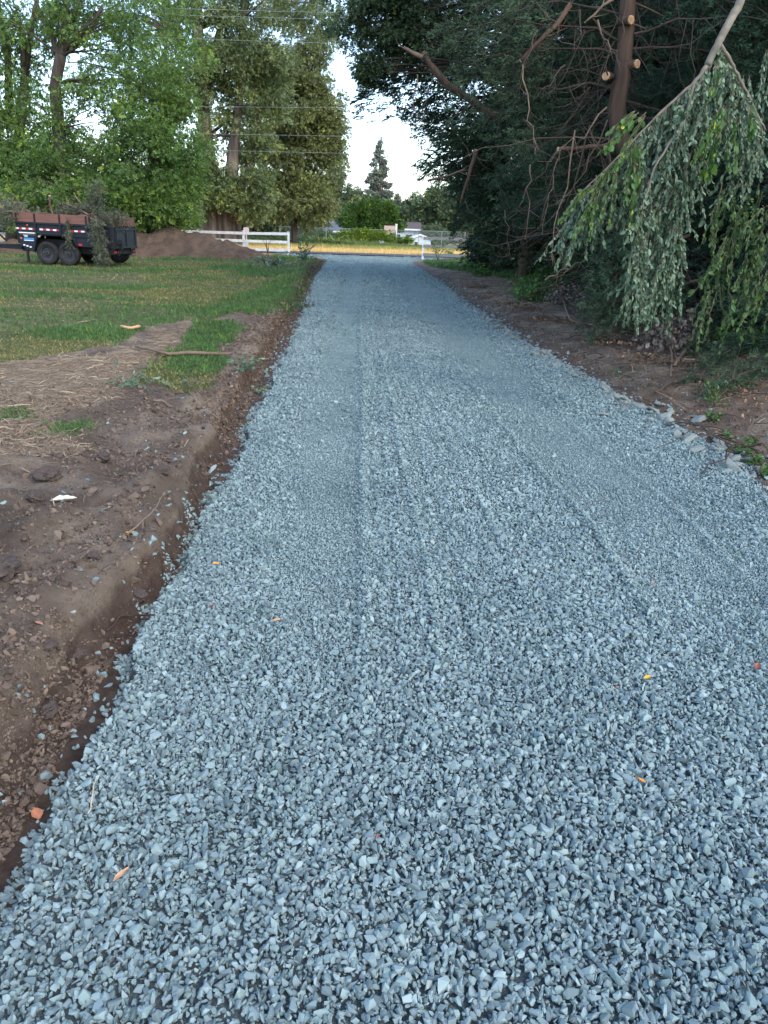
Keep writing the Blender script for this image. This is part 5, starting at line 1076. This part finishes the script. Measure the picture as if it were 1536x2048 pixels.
for k in range(230):
    y = 5.0 + 14 * rng.random() ** 1.15; x = XR(y) + wob(np.array([y]), 5)[0] + rng.normal(-.03, .10); s_ = float(np.clip(rng.lognormal(-2.32, .36), .05, .20)) * (1 if y < 12 else 1.15)
    ob = bpy.data.objects.new('edge_rock', rocks[rng.integers(0, 8)]); COL.objects.link(ob); ob.location = (float(x), y, zg(x, y) + s_ * .13); ob.scale = (s_, s_, s_ * .9); ob.rotation_euler = (rng.normal(0, .35), rng.normal(0, .35), rng.random() * 6.28)
    tag(ob, 'angular grey rock in the row along the right edge of the gravel', 'rock', RG)
# soil clumps big enough to be told apart
M_sclod = mat('dry_soil_clod', (.09, .070, .060), .95, (.05, .039, .033), 14, bump=.012, bscale=30)
def clod(label, px, py, s_, seed, sq=.7):
    r_ = np.random.default_rng(seed); bm = bmesh.new(); bmesh.ops.create_icosphere(bm, subdivisions=3, radius=.5)
    for v in bm.verts:
        c = v.co; k = 1 + 1.3 * (float(fbm(np.array([c.x * 4 + seed + c.z * 3]), np.array([c.y * 4 + c.z * 5.1]), seed, 4)[0]) - .5); v.co = Vector((c.x * k * 1.2, c.y * k * .9, c.z * k * sq))
    me = bpy.data.meshes.new('soil_clod'); bm.to_mesh(me); bm.free(); me.materials.append(M_sclod); q = gp(px, py); ob = bpy.data.objects.new('soil_clod', me); COL.objects.link(ob); ob.location = (q[0], q[1], q[2] + s_ * .18); s_ *= .62; ob.scale = (s_, s_, s_); ob.rotation_euler = (0, 0, r_.random() * 6)
    tag(ob, label, 'clod', 'large soil clods on the left bank')
for k, (lab, a, b_, s_) in enumerate([('brown soil clod near the bottom left beside the gravel', 100, 1430, .10), ('flat reddish soil clod just below the other at the left edge', 110, 1375, .08), ('broken grey clod left of the pale scrap', 70, 992, .12), ('upright brown clod with a dark shadow on the upper left soil', 208, 922, .15), ('low wide clod on the upper left soil', 95, 960, .18), ('jagged clod near the top of the bare soil', 325, 945, .13), ('long slab of crusted soil at the left border', 15, 1150, .20), ('crumbling clod beside the vertical soil lip', 270, 1122, .12), ('small round clod in the lower left shade', 200, 1210, .08), ('dark clod at the foot of the soil step', 160, 1330, .09)]): clod(lab, a, b_, s_, k + 2)

# sticks on the left
LS = 'sticks on the left lawn and soil'
stick('fallen_stick', 'long bent pale stick lying across the bright grass patch', [(272, 700, 0), (300, 708, .02), (335, 717, .02), (380, 716, .03), (430, 717, .02), (463, 715, .01)], [.012, .018, .02, .016], M_twig_pale, 0, LS, lift=.03)
stick('fallen_stick', 'forked twig lying in the ditch beside the gravel', [(265, 1165, 0), (290, 1148, .02), (322, 1124, .03)], [.004, .004], M_twig_pale, 3, LS)
stick('fallen_stick', 'thin dark curved root beside the gravel below the soil step', [(215, 1283, 0), (240, 1260, .02), (270, 1245, .02), (310, 1238, 0)], [.004, .004], M_deadtwig, 0, LS)
stick('fallen_stick', 'small pale curled twig at the lower left gravel edge', [(85, 1555, .01), (100, 1556, .02), (120, 1565, .01)], [.003, .0025], M_litter, 0, LS)
stick('fallen_stick', 'straight dry stalk standing in the gravel at the lower left', [(176, 1640, 0), (186, 1615, .02), (198, 1592, .04)], [.0018, .0012], M_straw, 0, LS)
stick('fallen_stick', 'short brown stick on the soil below the grass patch', [(308, 810, .0), (325, 813, .01), (345, 816, .0)], [.008, .007], M_twig_pale, 0, LS)
stick('fallen_stick', 'long pale stick lying in the lawn in front of the far dirt mound', [(330, 556, .02), (355, 556, .02), (378, 560, .02)], [.02, .02], M_twig_pale, 0, LS)
stick('fallen_stick', 'short white chip of wood in the dry grass', [(243, 659, .02), (262, 660, .02), (280, 660, .02)], [.02, .022], M_cutwood, 0, LS)

# fallen leaves and scraps
def leaf_obj(label, px, py, s_, col, ang, lift=.018, w_=.42, curl=.22, cat='fallen leaf', name='fallen_leaf', grp='fallen leaves on the gravel and soil'):
    n, m2 = 9, 5; t = np.linspace(0, 1, n); wv = np.sin(PI * np.clip(t, .02, 1)) ** .7 * w_ * (1 - .3 * t); v = []
    for i in range(n):
        for j in range(m2):
            q = (j / (m2 - 1) - .5) * 2; v.append((t[i] - .5, q * wv[i] / 2 * (1 + .08 * rng.normal()), curl * (q * q) * wv[i] + curl * .5 * (t[i] - .5) ** 2 + .02 * rng.normal()))
    f = [(i * m2 + j, i * m2 + j + 1, (i + 1) * m2 + j + 1, (i + 1) * m2 + j) for i in range(n - 1) for j in range(m2 - 1)]
    v = np.array(v) * s_; v2 = v - np.array([0, 0, .0006]); k = len(v)
    me = bpy.data.meshes.new(name); me.from_pydata(np.concatenate([v, v2]).tolist(), [], f + [tuple(i + k for i in q[::-1]) for q in f]); me.polygons.foreach_set('use_smooth', [True] * len(me.polygons))
    me.materials.append(mat('leaf_colour', col, .6, tuple(c * .75 for c in col), 60)); ob = bpy.data.objects.new(name, me); COL.objects.link(ob); q = gp(px, py); ob.location = (q[0], q[1], q[2] + lift); ob.rotation_euler = (rng.normal(0, .15), rng.normal(0, .15), math.radians(ang)); tag(ob, label, cat, grp)
TAN = (.62, .36, .20); ORG = (.75, .30, .05); RED = (.36, .12, .08); YEL = (.80, .46, .04)
leaf_obj('large tan pointed leaf on the gravel near the lower left corner', 246, 1767, .052, TAN, 62, .03)
leaf_obj('tan curled leaf on the gravel left of the centre', 555, 1253, .05, TAN, 40, .03)
leaf_obj('bright yellow leaf on the gravel at the right', 1293, 1369, .028, YEL, 10, .03, .8)
leaf_obj('small orange sliver of leaf low on the right gravel', 1281, 1577, .026, ORG, -45, .03)
leaf_obj('dark red leaf at the right border of the gravel', 1512, 1346, .045, RED, 60, .03, .6)
leaf_obj('tiny red scrap of leaf beside a pale stone', 1231, 1390, .016, RED, 0, .03, .6)
leaf_obj('small red leaf near the left edge of the gravel', 424, 1222, .045, RED, 80, .025)
leaf_obj('orange scrap of leaf on the gravel above the red leaf', 433, 1137, .032, ORG, 10, .025, .7)
leaf_obj('orange leaf on the smooth soil of the left bank', 260, 1070, .05, YEL, 170, .012, .5)
leaf_obj('torn reddish leaf on the dark soil at the left', 78, 1250, .04, (.5, .25, .18), 150, .012, .6)
leaf_obj('rust coloured leaf on the soil at the lower left edge', 75, 1634, .05, (.55, .22, .11), 130, .012, .7)
leaf_obj('pinkish leaf scrap on the lip of the soil step', 285, 1095, .032, (.5, .28, .2), 20, .012, .5)
leaf_obj('large cream coloured scrap lying on the left soil', 128, 1008, .13, (.68, .64, .50), 15, .02, .55, .3, 'scrap', 'pale_scrap')
leaf_obj('small cream scrap to the right of the large one', 213, 1032, .06, (.62, .60, .48), 10, .012, .35, .2, 'scrap', 'pale_scrap')
leaf_obj('dark red leaf fragment on the lower centre gravel', 755, 1690, .02, RED, 90, .03, .5)
leaf_obj('brown leaf fragment on the far right wheel track', 1205, 1001, .03, (.4, .2, .1), 10, .02, .5)
leaf_obj('small orange leaf on the right wheel track', 1305, 1172, .022, ORG, 10, .02, .5)
leaf_obj('pale pink scrap on the soil at the left ditch', 566, 611, .10, (.7, .42, .36), 10, .03, .6)

# cut sprigs lying at the edges
def sprig(label, px, py, n, size, m_, h=.12, sx=.2, cat='cut sprig', name='cut_sprig', grp='cut sprigs lying beside the driveway', up=0.0):
    q0 = gp(px, py); r = empty(name, q0, label, cat, grp); b = MB(); S_, E_ = [], []
    for k in range(n):
        a_ = rng.normal(0, .04, 3) * sx * 3; e = a_ + np.array([rng.normal(0, sx), rng.normal(0, sx * .8), abs(rng.normal(0, h)) + .02 + up * rng.random()]); a_[2] = abs(a_[2]); S_.append(a_); E_.append(e)
    strands(r, S_, E_, m_, size, size * .5, .8, .9, sag=.08); return r
sprig('silvery green sprig on the soil just left of the gravel', 488, 770, 14, .055, M_silver, .05, .16)
sprig('small silvery sprig fallen at the edge of the gravel', 530, 790, 7, .045, M_silver, .03, .12)
sprig('silvery sprig lying in the straw below the bright grass patch', 250, 768, 10, .05, M_silver, .04, .22)
sprig('grey green leafy branches lying on the lawn before the far fence', 548, 530, 26, .13, M_silver, .12, .75)
sprig('upright grey green sprig beside the driveway entrance', 607, 525, 22, .13, M_silver, .25, .25, up=.8)
sprig('silver sprig at the left gravel edge halfway down the drive', 618, 615, 10, .06, M_silver, .05, .25)
sprig('green sprig on the soil at the right edge by the rocks', 1225, 480 + 270, 4, .03, M_weed, .03, .08)
sprig('small green weed on the bare soil of the right bank', 1428, 815, 8, .035, M_weed, .10, .10, 'weed', 'small_weed')
# thin saplings behind the left fence
for lab, a in (('bare forked sapling in front of the left fence', 535), ('small leafy sapling in front of the right fence', 878)):
    Y = 44.9 if a < 600 else 43.2; o = np.array([hx(a, Y), Y, -.05]); r = empty('sapling', o, lab, 'sapling'); b = MB()
    for k in range(5): b.tube(curve((0, 0, 0), (rng.normal(0, .35), rng.normal(0, .1), rng.uniform(.7, 1.2)), .1, 6, .05), [.018, .006], 5, 0, False)
    b.build('stem', M_deadtwig, r)
    if a > 600:
        n = 60; p = np.stack([rng.normal(0, .28, n), rng.normal(0, .15, n), rng.uniform(.4, 1.2, n)], 1); v, f, rr = scatter(*ell_leaf(), p, randrot(n), np.full(n, .13)); npmesh('leaves', v, f, M_weed, r, dict(rnd=rr))
# low ground weeds at the foot of the junipers near the road
leaf_heap('weed_patch', 'dark weeds where the junipers meet the grass near the road', 'weeds', [(930, 520), (945, 540), (960, 550), (900, 512), (915, 505)], M_weed, 1200, .08, .3, 10)
leaf_heap('weed_patch', 'shaggy green weeds along the foot of the olive tree', 'weeds', [(600, 488), (560, 487), (640, 489)], M_tallgrass, 700, .3, .6, 0, sx=2.5)
# ------------------------------------------------------------------ light
SUN_EL, SUN_AZ = math.radians(42), math.radians(140)
w = bpy.data.worlds.new('World'); S.world = w; w.use_nodes = True
nt = w.node_tree; sk = nt.nodes.new('ShaderNodeTexSky'); sk.sky_type = 'NISHITA'; sk.sun_disc = False
sk.sun_elevation = SUN_EL; sk.sun_rotation = SUN_AZ; sk.air_density = 1.0; sk.dust_density = 1.5; sk.ozone_density = 1.0
bg = nt.nodes['Background']; nt.links.new(sk.outputs[0], bg.inputs[0]); bg.inputs[1].default_value = 0.15
sl = bpy.data.lights.new('sun', 'SUN'); sl.energy = 0.3; sl.angle = math.radians(25); sl.color = (1, .88, .72)
so = bpy.data.objects.new('sun', sl); COL.objects.link(so)
sd = Vector((math.sin(SUN_AZ) * math.cos(SUN_EL), math.cos(SUN_AZ) * math.cos(SUN_EL), math.sin(SUN_EL)))
so.rotation_euler = sd.to_track_quat('Z', 'Y').to_euler()
S.view_settings.view_transform = 'Standard'; S.view_settings.look = 'None'; S.view_settings.gamma = 1
S.view_settings.exposure = 1.7
S.cycles.max_bounces = 6; S.cycles.diffuse_bounces = 4; S.cycles.transmission_bounces = 4; S.cycles.caustics_reflective = False
S.render.film_transparent = False
